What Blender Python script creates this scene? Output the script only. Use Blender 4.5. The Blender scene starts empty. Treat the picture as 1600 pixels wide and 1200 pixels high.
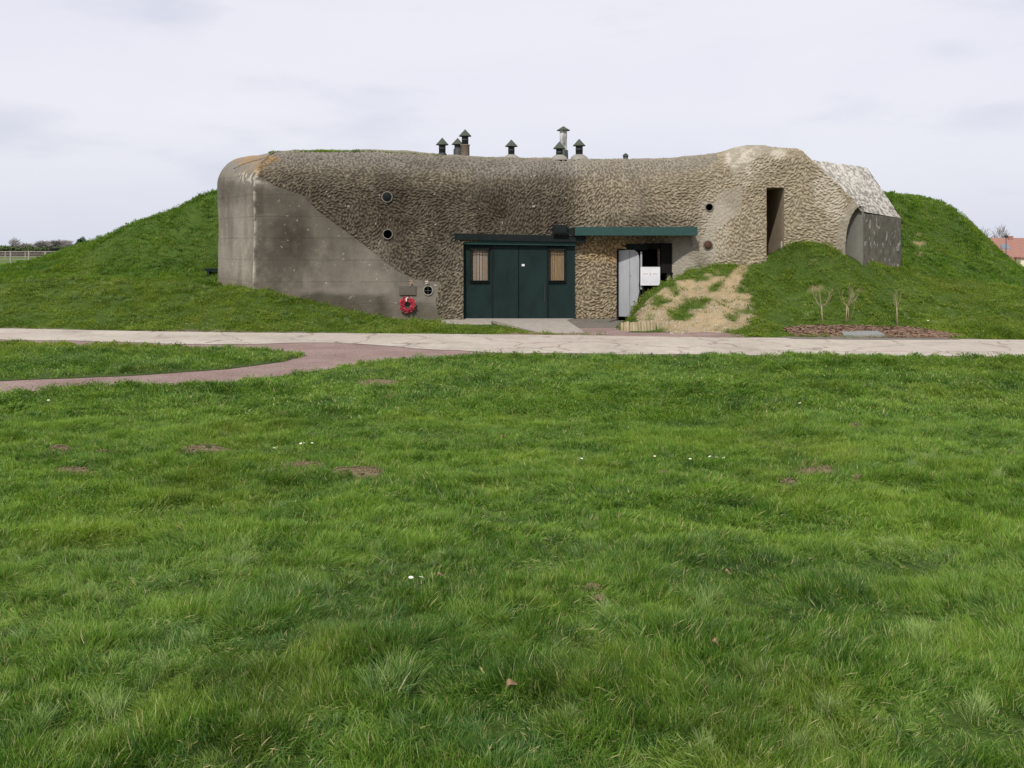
import bpy, bmesh, math, random
import numpy as np
from mathutils import Vector, Matrix
random.seed(7); rng = np.random.default_rng(7)
PI = math.pi
scene = bpy.context.scene
COL = scene.collection
F = 1600*35/36.0; CH = 2.2; HOR = 382.0      # focal length in photo pixels, eye height, horizon row

def X(px, Y): return (px-800)/F*Y
def Z(py, Y): return CH-(py-HOR)/F*Y
def P(px, py, Y): return (X(px, Y), Y, Z(py, Y))
def gp(px, py, z=0.0):
    Y = F*(CH-z)/(py-HOR); return (X(px, Y), Y)

# ---------------------------------------------------------------- noise
_T = np.random.default_rng(3).random((64, 64, 64)).astype(np.float32)
def vn(x, y, z):
    xi = np.floor(x).astype(int); yi = np.floor(y).astype(int); zi = np.floor(z).astype(int)
    fx = x-xi; fy = y-yi; fz = z-zi
    fx = fx*fx*(3-2*fx); fy = fy*fy*(3-2*fy); fz = fz*fz*(3-2*fz)
    r = 0
    for a in (0, 1):
        for b in (0, 1):
            for c in (0, 1):
                w = (fx if a else 1-fx)*(fy if b else 1-fy)*(fz if c else 1-fz)
                r = r+w*_T[(xi+a) & 63, (yi+b) & 63, (zi+c) & 63]
    return r
def fbm(x, y, z=0.0, s=1.0, o=4, off=0.0):
    x = np.asarray(x, float)*s+off; y = np.asarray(y, float)*s+off*1.7; z = np.asarray(z, float)*s+off*.3+np.zeros_like(x)
    t = 0; a = 1; n = 0
    for i in range(o):
        t = t+a*vn(x, y, z); n += a; a *= .5
        x = x*2.03+11.1; y = y*2.03+5.3; z = z*2.03+7.7
    return t/n
def sst(a, b, v):
    t = np.clip((np.asarray(v, float)-a)/(b-a), 0, 1); return t*t*(3-2*t)
def inpoly(px, py, poly):
    px = np.asarray(px, float); py = np.asarray(py, float)
    r = np.zeros(px.shape, bool); n = len(poly); j = n-1
    for i in range(n):
        xi, yi = poly[i]; xj, yj = poly[j]
        c = ((yi > py) != (yj > py)) & (px < (xj-xi)*(py-yi)/((yj-yi) or 1e-9)+xi)
        r ^= c; j = i
    return r

# ---------------------------------------------------------------- materials
def mat(name, rough=.85, spec=.3):
    m = bpy.data.materials.new(name); m.use_nodes = True
    nt = m.node_tree; b = nt.nodes['Principled BSDF']
    b.inputs['Roughness'].default_value = rough; b.inputs['Specular IOR Level'].default_value = spec
    return m, nt, b
def N(nt, t, **k):
    n = nt.nodes.new(t)
    for a, v in k.items():
        if a in n.inputs: n.inputs[a].default_value = v
        else: setattr(n, a, v)
    return n
def ramp(nt, fac, stops):
    r = nt.nodes.new('ShaderNodeValToRGB'); e = r.color_ramp.elements
    while len(e) < len(stops): e.new(.5)
    for q, (p, c) in zip(e, stops): q.position = p; q.color = (*c, 1)
    nt.links.new(fac, r.inputs[0]); return r.outputs[0]
def wpos(nt):
    return nt.nodes.new('ShaderNodeNewGeometry').outputs['Position']
def noise(nt, vec, scale, detail=5, rough=.6, sx=None):
    if sx:
        mp = N(nt, 'ShaderNodeMapping'); mp.inputs['Scale'].default_value = sx
        nt.links.new(vec, mp.inputs[0]); vec = mp.outputs[0]
    n = nt.nodes.new('ShaderNodeTexNoise'); n.inputs['Scale'].default_value = scale
    n.inputs['Detail'].default_value = detail; n.inputs['Roughness'].default_value = rough
    nt.links.new(vec, n.inputs['Vector']); return n.outputs[0]
def bump(nt, b, h, strength=.4, dist=.02):
    n = nt.nodes.new('ShaderNodeBump'); n.inputs['Strength'].default_value = strength; n.inputs['Distance'].default_value = dist
    nt.links.new(h, n.inputs['Height']); nt.links.new(n.outputs[0], b.inputs['Normal'])
def mix(nt, fac, a, b, mode='MIX'):
    n = nt.nodes.new('ShaderNodeMix'); n.data_type = 'RGBA'; n.blend_type = mode
    for s, v in ((0, fac), (6, a), (7, b)):
        if hasattr(v, 'is_linked') or hasattr(v, 'links'): nt.links.new(v, n.inputs[s])
        elif s == 0: n.inputs[s].default_value = v
        else: n.inputs[s].default_value = (*v, 1)
    return n.outputs[2]
def simple(name, c1, c2, scale=8, rough=.8, spec=.3, bs=.3, bd=.01, sx=None, detail=6):
    m, nt, b = mat(name, rough, spec)
    tc = nt.nodes.new('ShaderNodeTexCoord').outputs['Object']
    n = noise(nt, tc, scale, detail, .65, sx)
    nt.links.new(ramp(nt, n, [(.3, c1), (.7, c2)]), b.inputs['Base Color'])
    if bs: bump(nt, b, n, bs, bd)
    return m

def attr_mat(name, attr='Col', rough=.9, fine=60, amt=.35, bs=.5, bd=.006):
    m, nt, b = mat(name, rough, .15)
    a = nt.nodes.new('ShaderNodeAttribute'); a.attribute_name = attr
    n = noise(nt, wpos(nt), fine, 5, .7)
    v = ramp(nt, n, [(.25, (1-amt,)*3), (.75, (1+amt*.6,)*3)])
    nt.links.new(mix(nt, 1.0, a.outputs['Color'], v, 'MULTIPLY'), b.inputs['Base Color'])
    bump(nt, b, n, bs, bd)
    return m
M = {}
M['wall'] = attr_mat('weathered_concrete', fine=30, amt=.22, bs=.45, bd=.008)
M['ground'] = attr_mat('soil_and_grass_base', fine=35, amt=.45, bs=.8, bd=.03)

def path_mat():
    m, nt, b = mat('cream_concrete', .85, .2)
    p = wpos(nt)
    big = noise(nt, p, .7, 6, .65); med = noise(nt, p, 5, 6, .7); fine = noise(nt, p, 60, 4, .7)
    col = ramp(nt, big, [(.3, (.37, .325, .27)), (.55, (.48, .43, .36)), (.75, (.54, .49, .42))])
    col = mix(nt, .4, col, ramp(nt, med, [(.3, (.55, .52, .5)), (.6, (1.1, 1.1, 1.1))]), 'MULTIPLY')
    col = mix(nt, .35, col, ramp(nt, fine, [(.3, (.6, .6, .6)), (.65, (1.15, 1.15, 1.15))]), 'MULTIPLY')
    # wandering cracks
    dist = nt.nodes.new('ShaderNodeTexNoise'); dist.inputs['Scale'].default_value = 1.3; dist.inputs['Detail'].default_value = 6
    nt.links.new(p, dist.inputs['Vector'])
    ad = N(nt, 'ShaderNodeVectorMath', operation='MULTIPLY_ADD'); ad.inputs[1].default_value = (1.1, 1.1, 0)
    nt.links.new(dist.outputs['Color'], ad.inputs[0]); nt.links.new(p, ad.inputs[2])
    vo = nt.nodes.new('ShaderNodeTexVoronoi'); vo.feature = 'DISTANCE_TO_EDGE'; vo.inputs['Scale'].default_value = .62
    nt.links.new(ad.outputs[0], vo.inputs['Vector'])
    crack = ramp(nt, vo.outputs['Distance'], [(.0, (1, 1, 1)), (.024, (0, 0, 0))])
    gate = ramp(nt, noise(nt, p, .45, 3, .5), [(.36, (.2, .2, .2)), (.5, (1, 1, 1))])
    cf = mix(nt, 1.0, crack, gate, 'MULTIPLY')
    col = mix(nt, cf, col, (.21, .155, .13))
    # pinkish grit spilled over
    pk = ramp(nt, noise(nt, p, .35, 7, .7), [(.56, (0, 0, 0)), (.66, (.55, .55, .55))])
    col = mix(nt, pk, col, (.36, .27, .245))
    nt.links.new(col, b.inputs['Base Color']); bump(nt, b, med, .3, .01)
    return m
M['path'] = path_mat()
def red_mat():
    m, nt, b = mat('red_gravel', .95, .1)
    p = wpos(nt); f = noise(nt, p, 22, 5, .85); g = noise(nt, p, 1.1, 6, .65)
    col = ramp(nt, g, [(.3, (.23, .162, .140)), (.7, (.33, .25, .225))])
    col = mix(nt, .7, col, ramp(nt, f, [(.35, (.35, .35, .35)), (.65, (1.5, 1.45, 1.4))]), 'MULTIPLY')
    nt.links.new(col, b.inputs['Base Color']); bump(nt, b, f, .8, .015)
    return m
M['red'] = red_mat()

def grass_mat(name, dark, mid, light, dry, patch=.55, gl=.25):
    m = bpy.data.materials.new(name); m.use_nodes = True; nt = m.node_tree
    b = nt.nodes['Principled BSDF']; b.inputs['Roughness'].default_value = .5; b.inputs['Specular IOR Level'].default_value = gl
    a = nt.nodes.new('ShaderNodeAttribute'); a.attribute_name = 'Col'
    sep = nt.nodes.new('ShaderNodeSeparateColor'); nt.links.new(a.outputs['Color'], sep.inputs[0])
    oi = nt.nodes.new('ShaderNodeObjectInfo')
    p = wpos(nt)
    nz = noise(nt, p, patch, 4, .6); nz2 = noise(nt, p, 2.6, 3, .6)
    s = N(nt, 'ShaderNodeMath', operation='MULTIPLY_ADD'); s.inputs[1].default_value = 1.15
    nt.links.new(nz, s.inputs[0])
    s2 = N(nt, 'ShaderNodeMath', operation='MULTIPLY_ADD'); s2.inputs[1].default_value = .45; s2.inputs[2].default_value = -.86
    nt.links.new(sep.outputs[0], s2.inputs[0]); nt.links.new(s2.outputs[0], s.inputs[2])
    s3 = N(nt, 'ShaderNodeMath', operation='MULTIPLY_ADD'); s3.inputs[1].default_value = .30
    nt.links.new(oi.outputs['Random'], s3.inputs[0]); nt.links.new(s.outputs[0], s3.inputs[2])
    s4 = N(nt, 'ShaderNodeMath', operation='MULTIPLY_ADD'); s4.inputs[1].default_value = .85
    nt.links.new(nz2, s4.inputs[0]); nt.links.new(s3.outputs[0], s4.inputs[2])
    col = ramp(nt, s4.outputs[0], [(.12, dark), (.45, mid), (.8, light)])
    # bluish coarse grass patches and straw blades
    bl = ramp(nt, noise(nt, p, .9, 4, .6, (1, 1.6, 1)), [(.55, (0, 0, 0)), (.68, (.6, .6, .6))])
    col = mix(nt, bl, col, (mid[0]*1.1+.012, mid[1]*1.03+.015, mid[2]*2.2+.012))
    ye = ramp(nt, noise(nt, p, .4, 5, .7, (1.3, .8, 1)), [(.52, (0, 0, 0)), (.7, (.6, .6, .6))])
    col = mix(nt, ye, col, (light[0]*1.05, light[1]*.86, light[2]*.7))
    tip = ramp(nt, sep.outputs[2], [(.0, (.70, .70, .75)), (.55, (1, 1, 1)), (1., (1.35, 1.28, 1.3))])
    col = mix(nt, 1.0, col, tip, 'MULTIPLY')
    dr = ramp(nt, sep.outputs[1], [(.935, (0, 0, 0)), (.955, (1, 1, 1))])
    col = mix(nt, dr, col, dry)
    nt.links.new(col, b.inputs['Base Color'])
    tr = nt.nodes.new('ShaderNodeBsdfTranslucent')
    tc = mix(nt, 1.0, col, (1.1, 1.25, .5), 'MULTIPLY'); nt.links.new(tc, tr.inputs['Color'])
    ms = nt.nodes.new('ShaderNodeMixShader'); ms.inputs[0].default_value = .35
    nt.links.new(b.outputs[0], ms.inputs[1]); nt.links.new(tr.outputs[0], ms.inputs[2])
    nt.links.new(ms.outputs[0], nt.nodes['Material Output'].inputs['Surface'])
    return m
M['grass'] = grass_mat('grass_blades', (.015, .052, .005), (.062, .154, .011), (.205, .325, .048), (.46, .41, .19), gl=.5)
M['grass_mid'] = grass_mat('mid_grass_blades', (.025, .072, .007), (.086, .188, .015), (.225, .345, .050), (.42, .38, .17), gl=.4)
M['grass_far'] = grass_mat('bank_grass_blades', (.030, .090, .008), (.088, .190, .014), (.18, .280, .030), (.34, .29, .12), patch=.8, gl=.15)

M['green'] = simple('dark_green_paint', (.005, .014, .013), (.010, .025, .023), 3, .65, .15, .15, .004, (1, 1, .4))
M['green_beam'] = simple('weathered_green_timber', (.013, .040, .038), (.034, .080, .072), 9, .7, .2, .3, .006, (8, 1, 1))
M['black'] = simple('dark_timber', (.006, .010, .010), (.013, .018, .018), 8, .8, .12, .2)
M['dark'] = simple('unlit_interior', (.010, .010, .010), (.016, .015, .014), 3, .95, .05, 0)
M['white_paint'] = simple('old_white_paint', (.27, .28, .30), (.36, .37, .39), 2.5, .55, .35, .1, .003, (1, 1, .3))
M['board'] = simple('white_board', (.62, .62, .65), (.70, .70, .72), 3, .4, .4, 0)
M['ink'] = simple('dark_print', (.10, .08, .09), (.15, .12, .13), 5, .6, .2, 0)
M['redink'] = simple('red_print', (.35, .06, .07), (.42, .09, .09), 5, .6, .2, 0)
M['iron'] = simple('dark_sheet_metal', (.022, .026, .025), (.050, .058, .054), 14, .6, .4, .3, .004)
M['iron_cap'] = simple('mossy_metal_cap', (.035, .048, .032), (.075, .09, .06), 18, .65, .35, .4, .005)
M['clay'] = simple('clay_flue', (.15, .125, .095), (.22, .18, .14), 12, .85, .2, .3)
M['glint_metal'] = simple('metal_painted_glint', (.04, .043, .04), (.68, .68, .66), 5, .6, .3, .2, .004, (1, 1, .5))  # whitish highlight of the tall flue painted into the colour
M['mortar'] = simple('pale_mortar', (.20, .19, .165), (.34, .32, .28), 16, .9, .2, .6, .02)
M['slab'] = simple('grey_slab_concrete', (.27, .24, .20), (.40, .36, .31), 7, .85, .2, .4, .01)
M['slab_dark'] = simple('dark_step_concrete', (.12, .11, .09), (.20, .18, .15), 9, .9, .2, .4, .01)  # darker concrete, also used for rims, kerb and rear walls
M['curtain'] = simple('tan_curtain', (.27, .19, .11), (.42, .32, .20), 6, .9, .1, .3, .01, (9, 1, .6))
M['curtain_grey'] = simple('grey_and_orange_curtain', (.32, .33, .32), (.40, .26, .16), 4, .9, .1, .3, .01, (7, 1, .5))
M['bronze'] = simple('bronze_plaque_metal', (.065, .060, .042), (.11, .10, .07), 14, .5, .4, .3, .004)
M['poppy'] = simple('red_poppy', (.26, .015, .03), (.52, .07, .10), 22, .6, .2, 0)
M['cream'] = simple('cream_ribbon', (.60, .50, .42), (.75, .68, .6), 12, .8, .2, 0)
M['log'] = simple('split_log_wood', (.24, .20, .12), (.46, .39, .25), 10, .9, .15, .5, .01, (1, 1, .25))
M['bark'] = simple('young_bark', (.20, .17, .10), (.34, .29, .18), 25, .9, .15, .3, .003, (1, 1, .3))
M['twig'] = simple('far_bare_twigs', (.16, .145, .14), (.27, .25, .25), 3, .95, .1, 0)
M['bush'] = simple('far_bush_leaves', (.045, .07, .025), (.10, .13, .05), 1.2, .9, .1, 0)
M['evergreen'] = simple('evergreen_leaves', (.03, .065, .03), (.055, .10, .045), 1.5, .9, .1, 0)
M['hedge'] = simple('brown_hedge_twigs', (.085, .06, .045), (.15, .115, .09), 2, .95, .1, 0)
M['post'] = simple('pale_fence_timber', (.24, .225, .20), (.34, .32, .29), 4, .9, .1, .1)
M['wire'] = simple('dull_wire', (.20, .19, .18), (.28, .27, .25), 4, .6, .3, 0)
M['tiles'] = simple('red_roof_tiles', (.25, .125, .10), (.33, .18, .145), 2.2, .85, .2, .3, .03, (1, 1, 4))
M['render'] = simple('cream_house_render', (.62, .55, .40), (.74, .67, .50), 2, .9, .1, 0)
M['glass'] = simple('grey_glass', (.12, .15, .18), (.18, .22, .25), 2, .15, .5, 0)
M['mulch'] = simple('bark_mulch', (.12, .075, .05), (.32, .21, .15), 30, .95, .1, .6, .02)
M['petal'] = simple('white_petal', (.72, .72, .72), (.85, .85, .85), 20, .7, .2, 0)
M['yellow'] = simple('yellow_centre', (.6, .42, .04), (.75, .55, .06), 20, .7, .2, 0)
M['leaf'] = simple('dead_leaf', (.16, .09, .05), (.34, .22, .14), 18, .8, .2, .2)
M['stone'] = simple('pale_stone', (.38, .33, .27), (.55, .50, .42), 12, .9, .2, .4)
M['soil'] = simple('crumbly_soil', (.10, .078, .042), (.26, .205, .120), 40, .95, .1, .8, .02)
M['grey_slab'] = simple('grey_cover_slab', (.20, .21, .20), (.28, .285, .27), 8, .8, .2, .3)
M['rust'] = simple('rusty_iron', (.05, .025, .018), (.10, .05, .035), 14, .85, .2, .3)

# ---------------------------------------------------------------- object helpers
def tag(o, label=None, cat=None, group=None, kind=None):
    for k, v in (('label', label), ('category', cat), ('group', group), ('kind', kind)):
        if v: o[k] = v
    return o
def empty(name, loc=(0, 0, 0)):
    o = bpy.data.objects.new(name, None); COL.objects.link(o); o.location = loc; o.empty_display_size = .2; return o
class MB:
    def __init__(s): s.v = []; s.f = []; s.m = []
    def add(s, vs, fs, mi=0):
        k = len(s.v); s.v += [tuple(v) for v in vs]; s.f += [tuple(i+k for i in f) for f in fs]; s.m += [mi]*len(fs); return s
    def box(s, x0, x1, y0, y1, z0, z1, mi=0, j=0):
        v = [(x, y, z) for x in (x0, x1) for y in (y0, y1) for z in (z0, z1)]
        if j: v = [(a+random.uniform(-j, j), b+random.uniform(-j, j), c+random.uniform(-j, j)) for a, b, c in v]
        return s.add(v, [(0, 1, 3, 2), (4, 6, 7, 5), (0, 4, 5, 1), (2, 3, 7, 6), (0, 2, 6, 4), (1, 5, 7, 3)], mi)
    def hexa(s, q0, q1, mi=0):     # two quads (4 points each) bridged
        v = list(q0)+list(q1)
        return s.add(v, [(3, 2, 1, 0), (4, 5, 6, 7), (0, 1, 5, 4), (1, 2, 6, 5), (2, 3, 7, 6), (3, 0, 4, 7)], mi)
    def tube(s, pts, rad, n=8, mi=0, cap=True):
        pts = [Vector(p) for p in pts]; k = len(s.v); rr = rad if hasattr(rad, '__len__') else [rad]*len(pts)
        up = Vector((0, 0, 1)); 
        for i, p in enumerate(pts):
            d = (pts[min(i+1, len(pts)-1)]-pts[max(i-1, 0)]); d = d.normalized() if d.length > 1e-9 else Vector((0, 0, 1))
            a = d.cross(Vector((0, 1, 0)) if abs(d.y) < .9 else Vector((1, 0, 0))).normalized(); b = d.cross(a)
            for j in range(n):
                t = 2*PI*j/n; s.v.append(tuple(p+(a*math.cos(t)+b*math.sin(t))*rr[i]))
        for i in range(len(pts)-1):
            for j in range(n):
                a0 = k+i*n+j; a1 = k+i*n+(j+1) % n
                s.f.append((a0, a1, a1+n, a0+n)); s.m.append(mi)
        if cap:
            s.f.append(tuple(k+j for j in range(n))[::-1]); s.m.append(mi)
            s.f.append(tuple(k+(len(pts)-1)*n+j for j in range(n))); s.m.append(mi)
        return s
    def lathe(s, c, prof, n=20, mi=0, axis='z'):
        k = len(s.v)
        for r, h in prof:
            for j in range(n):
                t = 2*PI*j/n
                if axis == 'z': s.v.append((c[0]+r*math.cos(t), c[1]+r*math.sin(t), c[2]+h))
                else: s.v.append((c[0]+r*math.cos(t), c[1]+h, c[2]+r*math.sin(t)))
        for i in range(len(prof)-1):
            for j in range(n):
                a0 = k+i*n+j; a1 = k+i*n+(j+1) % n
                s.f.append((a0, a1, a1+n, a0+n)); s.m.append(mi)
        return s
    def build(s, name, mats, parent=None, smooth=False, bevel=0, loc=None):
        me = bpy.data.meshes.new(name); me.from_pydata(s.v, [], s.f)
        for m in (mats if isinstance(mats, (list, tuple)) else [mats]): me.materials.append(m)
        for p, i in zip(me.polygons, s.m): p.material_index = i
        bm = bmesh.new(); bm.from_mesh(me); bmesh.ops.recalc_face_normals(bm, faces=bm.faces)
        if loc is not None:
            for v in bm.verts: v.co -= Vector(loc)
        bm.to_mesh(me); bm.free()
        if smooth: me.shade_smooth()
        o = bpy.data.objects.new(name, me); COL.objects.link(o)
        if loc is not None: o.location = loc
        if parent is not None:
            o.parent = parent
            pass
        if bevel:
            md = o.modifiers.new('bevel', 'BEVEL'); md.width = bevel; md.segments = 2; md.limit_method = 'ANGLE'
        return o
def npmesh(name, co, faces, mats, col=None, smooth=True, parent=None, mi=None):
    me = bpy.data.meshes.new(name); n = len(co); f = len(faces); k = faces.shape[1]
    me.vertices.add(n); me.vertices.foreach_set('co', np.ascontiguousarray(co, np.float32).ravel())
    me.loops.add(f*k); me.loops.foreach_set('vertex_index', np.ascontiguousarray(faces, np.int32).ravel())
    me.polygons.add(f); me.polygons.foreach_set('loop_start', np.arange(0, f*k, k, dtype=np.int32))
    if mi is not None: me.polygons.foreach_set('material_index', np.ascontiguousarray(mi, np.int32))
    for m in (mats if isinstance(mats, (list, tuple)) else [mats]): me.materials.append(m)
    if col is not None:
        a = me.color_attributes.new('Col', 'FLOAT_COLOR', 'POINT')
        c = np.ones((n, 4), np.float32); c[:, :3] = col; a.data.foreach_set('color', c.ravel())
    me.update(calc_edges=True); me.validate()
    if smooth: me.shade_smooth()
    o = bpy.data.objects.new(name, me); COL.objects.link(o)
    if parent is not None: o.parent = parent
    return o
def gridfaces(nr, nc):
    i = np.arange(nr*nc).reshape(nr, nc)
    return np.stack([i[:-1, :-1], i[:-1, 1:], i[1:, 1:], i[1:, :-1]], -1).reshape(-1, 4)

# ---------------------------------------------------------------- terrain
far_edge_px = [(-3000, 512), (0, 513), (200, 517), (400, 520), (600, 521), (900, 524), (1100, 527), (1250, 528), (1600, 531), (5000, 533)]
near_lawn_px = [(-3000, 640), (-300, 622), (0, 611), (200, 601), (350, 597), (450, 584), (560, 568), (650, 560), (770, 553.5), (900, 554), (1200, 556), (1600, 558), (5000, 560)]
path_near_px = [(-3000, 526), (0, 530), (200, 535), (300, 538), (400, 539), (445, 536.5), (510, 535.5), (580, 539), (650, 544.5), (780, 552), (900, 553), (1200, 556), (1600, 558), (5000, 560)]
isl_top_px = [(-3000, 534), (0, 538.5), (250, 543), (400, 549), (475, 555.5)]
isl_bot_px = [(-3000, 612), (0, 596), (200, 588), (350, 578), (440, 566), (475, 557)]
def edge_fn(tab):
    a = np.array([gp(*t) for t in tab]); o = np.argsort(a[:, 0]); a = a[o]
    return lambda x: np.interp(x, a[:, 0], a[:, 1])
farE, nearE, pathN = edge_fn(far_edge_px), edge_fn(near_lawn_px), edge_fn(path_near_px)
islT, islB = edge_fn(isl_top_px), edge_fn(isl_bot_px)
ISLTIP = gp(475, 555.5)[0]
def jit(x, s, a, off): return (fbm(x, x*0, 0, s, 4, off)-.5)*2*a

cp = []   # control points x,y,z for the land beyond the path
def c(px, Y, z): cp.append((X(px, Y), Y, z))
def cy(px, py, Y): cp.append(P(px, py, Y))
for xx in range(-60, 71, 5):
    e = float(farE(xx)); cp.append((xx, e+.1, 0)); cp.append((xx, e-2, 0))
for px in (-400, -200, 0, 100, 200, 300): c(px, 28, .50); c(px, 31, 1.12)
c(341, 31, .99); cy(341, 443, 31.0); cy(397, 453, 28.1); cy(450, 464, 28.1); cy(500, 476, 28.1); cy(560, 490, 28.1); cy(610, 499, 28.1); cy(690, 503, 27.9)
c(400, 26.6, .42); c(500, 26.6, .25); c(600, 26.8, .05); c(700, 26.5, 0)
for px in (720, 780, 840, 900, 950): c(px, 26.5, 0); c(px, 28.2, .0)
c(975, 28.3, 0.0); c(1000, 28.6, 0.02); c(960, 27, .0)
# left mound
for px, py, Y in [(341, 301, 35.5), (300, 316, 35.5), (250, 334, 36), (180, 361, 36), (120, 383, 36.5), (60, 406, 37), (30, 414, 38), (0, 417, 38), (-150, 422, 42)]:
    cy(px, py+2, Y); cy(px, py+9+(0 if px < 100 else 10), Y+2.5)
    if px > 100: cy(px, py+16, Y-1.5)
c(325, 33, 2.1); c(332, 31.8, 1.2); c(338, 32.6, 1.45); c(300, 33.4, 2.1); c(250, 33.2, 1.65); c(180, 33.2, 1.38); c(120, 33.5, 1.25); c(60, 34, 1.25); c(0, 34, 1.2)
c(360, 39, 4.2); c(500, 38, 4.3); c(800, 38, 4.2); c(1000, 38, 4.2); c(1200, 38, 4.3); c(300, 42, 2.9); c(150, 44, 1.4)
c(500, 46, 2.2); c(800, 46, 2.0); c(1100, 46, 2.0)
# right mound
for px, py in [(1380, 301), (1440, 308), (1480, 321), (1520, 354), (1560, 395), (1600, 421)]:
    cy(px, py+2, 36); cy(px, py+18, 38.5); cy(px, py+12, 34.6)
c(1680, 36, .7); c(1800, 36, .4)
c(1408, 31.7, 1.55); c(1430, 33, 2.3); c(1480, 33.0, 2.1); c(1540, 33, 1.35); c(1600, 33, 1.0); c(1700, 32, .5)
c(1440, 30.7, 1.2); c(1500, 30, .98); c(1560, 30, .8); c(1600, 29, .56); c(1750, 29, .35)
c(1500, 27, .42); c(1600, 27, .28); c(1750, 27, .2); c(1400, 27, .55); c(1400, 29, 1.3)
c(1440, 42, 2.2); c(1540, 42, .9); c(1620, 44, 0)
# bank in front of the wing
cy(1195, 415, 28.35); cy(1168, 420, 28.35); cy(1215, 400, 28.3); cy(1240, 389, 28.1); cy(1268, 385, 28.0); cy(1300, 393, 27.9); cy(1322, 408, 27.9); cy(1340, 419, 28.0); cy(1375, 418, 28.6)
cy(1145, 420, 28.3); cy(1100, 420, 28.1); cy(1070, 428, 28.0); cy(1040, 442, 27.8); cy(1010, 465, 27.4); cy(985, 495, 26.9); cy(978, 503, 26.2)
c(965, 25.6, .0); c(955, 26.4, 0); c(972, 27.2, .05); c(1020, 28.8, .1); c(1045, 29.0, .35); c(1080, 29.4, 1.3)
cy(1000, 503, 25.45); cy(1035, 503, 25.45); cy(1080, 480, 26.2); cy(1080, 450, 27.2); cy(1040, 475, 26.5); cy(1110, 430, 28.0)
cy(1150, 432, 27.7); cy(1130, 460, 27.0); cy(1115, 490, 25.9); cy(1100, 515, 25.1)
cy(1200, 440, 27.6); cy(1200, 470, 26.6); cy(1200, 500, 25.6); cy(1250, 430, 27.4); cy(1300, 438, 27.1); cy(1300, 460, 26.3); cy(1300, 493, 25.5); cy(1300, 512, 24.9)
cy(1400, 512, 24.9); cy(1250, 512, 24.9)
for px in (1250, 1300, 1350, 1400, 1450): c(px, 24.4, .05)
# far land
for xx, yy, z in [(-60, 60, .3), (-90, 95, .3), (-50, 95, .3), (-80, 145, .3), (-20, 70, .3), (20, 70, 0), (60, 60, -1.2), (-150, 60, .3), (-70, 30, .9), (-120, 100, .3), (80, 40, -.8), (60, 30, 0),
                  (80, 100, -2.2), (90, 150, -2.5), (50, 150, -2.3), (0, 150, 0), (-140, 180, .3), (140, 180, -2.6), (160, 90, -2.6), (-40, 200, .3), (100, 60, -1.8)]:
    cp.append((xx, yy, z))
cp = np.array(cp)
def kern(r): return np.sqrt(r*r+.36)
def _solve():
    n = len(cp); A = kern(np.hypot(cp[:, None, 0]-cp[None, :, 0], cp[:, None, 1]-cp[None, :, 1]))
    A -= np.eye(n)*.02
    return np.linalg.solve(A, cp[:, 2]-.0)
W_ = _solve()
SOIL = [(120, 740, 42, 8), (322, 709, 40, 7), (480, 731, 34, 5), (560, 741, 48, 7), (592, 600, 34, 6), (1272, 741, 48, 9), (1232, 760, 16, 5), (95, 703, 20, 4), (160, 709, 10, 3),
        (1335, 669, 9, 3), (925, 930, 16, 4), (938, 946, 9, 4), (1035, 745, 12, 4), (612, 622, 14, 3), (445, 651, 10, 3), (1580, 712, 14, 4), (1340, 752, 10, 4)]
def nbase(y): return .5*(1-sst(1.5, 15, y))
def soil_w(x, y):
    z = nbase(y); px = 800+F*x/y; py = HOR+F*(CH-z)/y; r = np.zeros_like(x)
    nn = fbm(x, y, 0, 5.0, 3, 9.)
    for sx, sy, rx, ry in SOIL:
        d = np.hypot((px-sx)/rx/1.15, (py-sy)/ry/1.15)+(nn-.5)*1.3
        r = np.maximum(r, 1-sst(.6, 1.05, d))
    return r
def height(x, y):
    x = np.asarray(x, float); y = np.asarray(y, float); sh = x.shape
    x = x.ravel(); y = y.ravel(); h = np.zeros_like(x)
    near = nbase(y)
    e = farE(x); m = sst(-.1, .9, y-e)
    idx = np.where(m > 0)[0]
    for k in range(0, len(idx), 20000):
        i = idx[k:k+20000]
        h[i] = kern(np.hypot(x[i, None]-cp[None, :, 0], y[i, None]-cp[None, :, 1]))@W_
    far = sst(170, 260, np.hypot(x, y)); h = h*(1-far)+far*np.where(x > 0, -2.5*sst(0, 60, x)+.3, .3)
    # door forecourt kept level
    dc = (1-sst(0, .6, np.abs(x-X(825, 27))-2.35))*(1-sst(28.9, 29.5, y))
    h = h*(1-dc*.97)
    ppx_ = 800+F*x/np.maximum(y, 1); lg = sst(962, 972, ppx_)*(1-sst(1040, 1056, ppx_))*(1-sst(25.12, 25.32, y)); h = h*(1-lg)
    hum = (fbm(x, y, 0, 2.6, 3, 51.)-.5)*.09*(y < 24)+(fbm(x, y, 0, 2.2, 4, 2.)-.5)*.07+(fbm(x, y, 0, .5, 3, 5.)-.5)*.12
    lm = lawn_mask_soft(x, y)
    r = near+np.maximum(m*h, -3)+hum*lm*np.where(y > 26, 1.7, 1.0)*(1-.8*dc)
    ii = (x < ISLTIP-.02) & (y > islB(x)) & (y < islT(x))
    r = np.where(ii, np.maximum(r, .0)+.035*sst(0, .3, np.minimum(islT(x)-y, y-islB(x))), r)
    r = r+soil_w(x, np.maximum(y, .5))*.035*(y < 19)*(y > 2)
    return r.reshape(sh)
def lawn_mask_soft(x, y):
    a = sst(0, .5, nearE(x)-y)
    b = sst(-.1, .4, y-farE(x))
    i = np.where(x < ISLTIP, sst(0, .35, np.minimum(islT(x)-y, y-islB(x))), 0)
    return np.clip(a+b+i, 0, 1)

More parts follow.
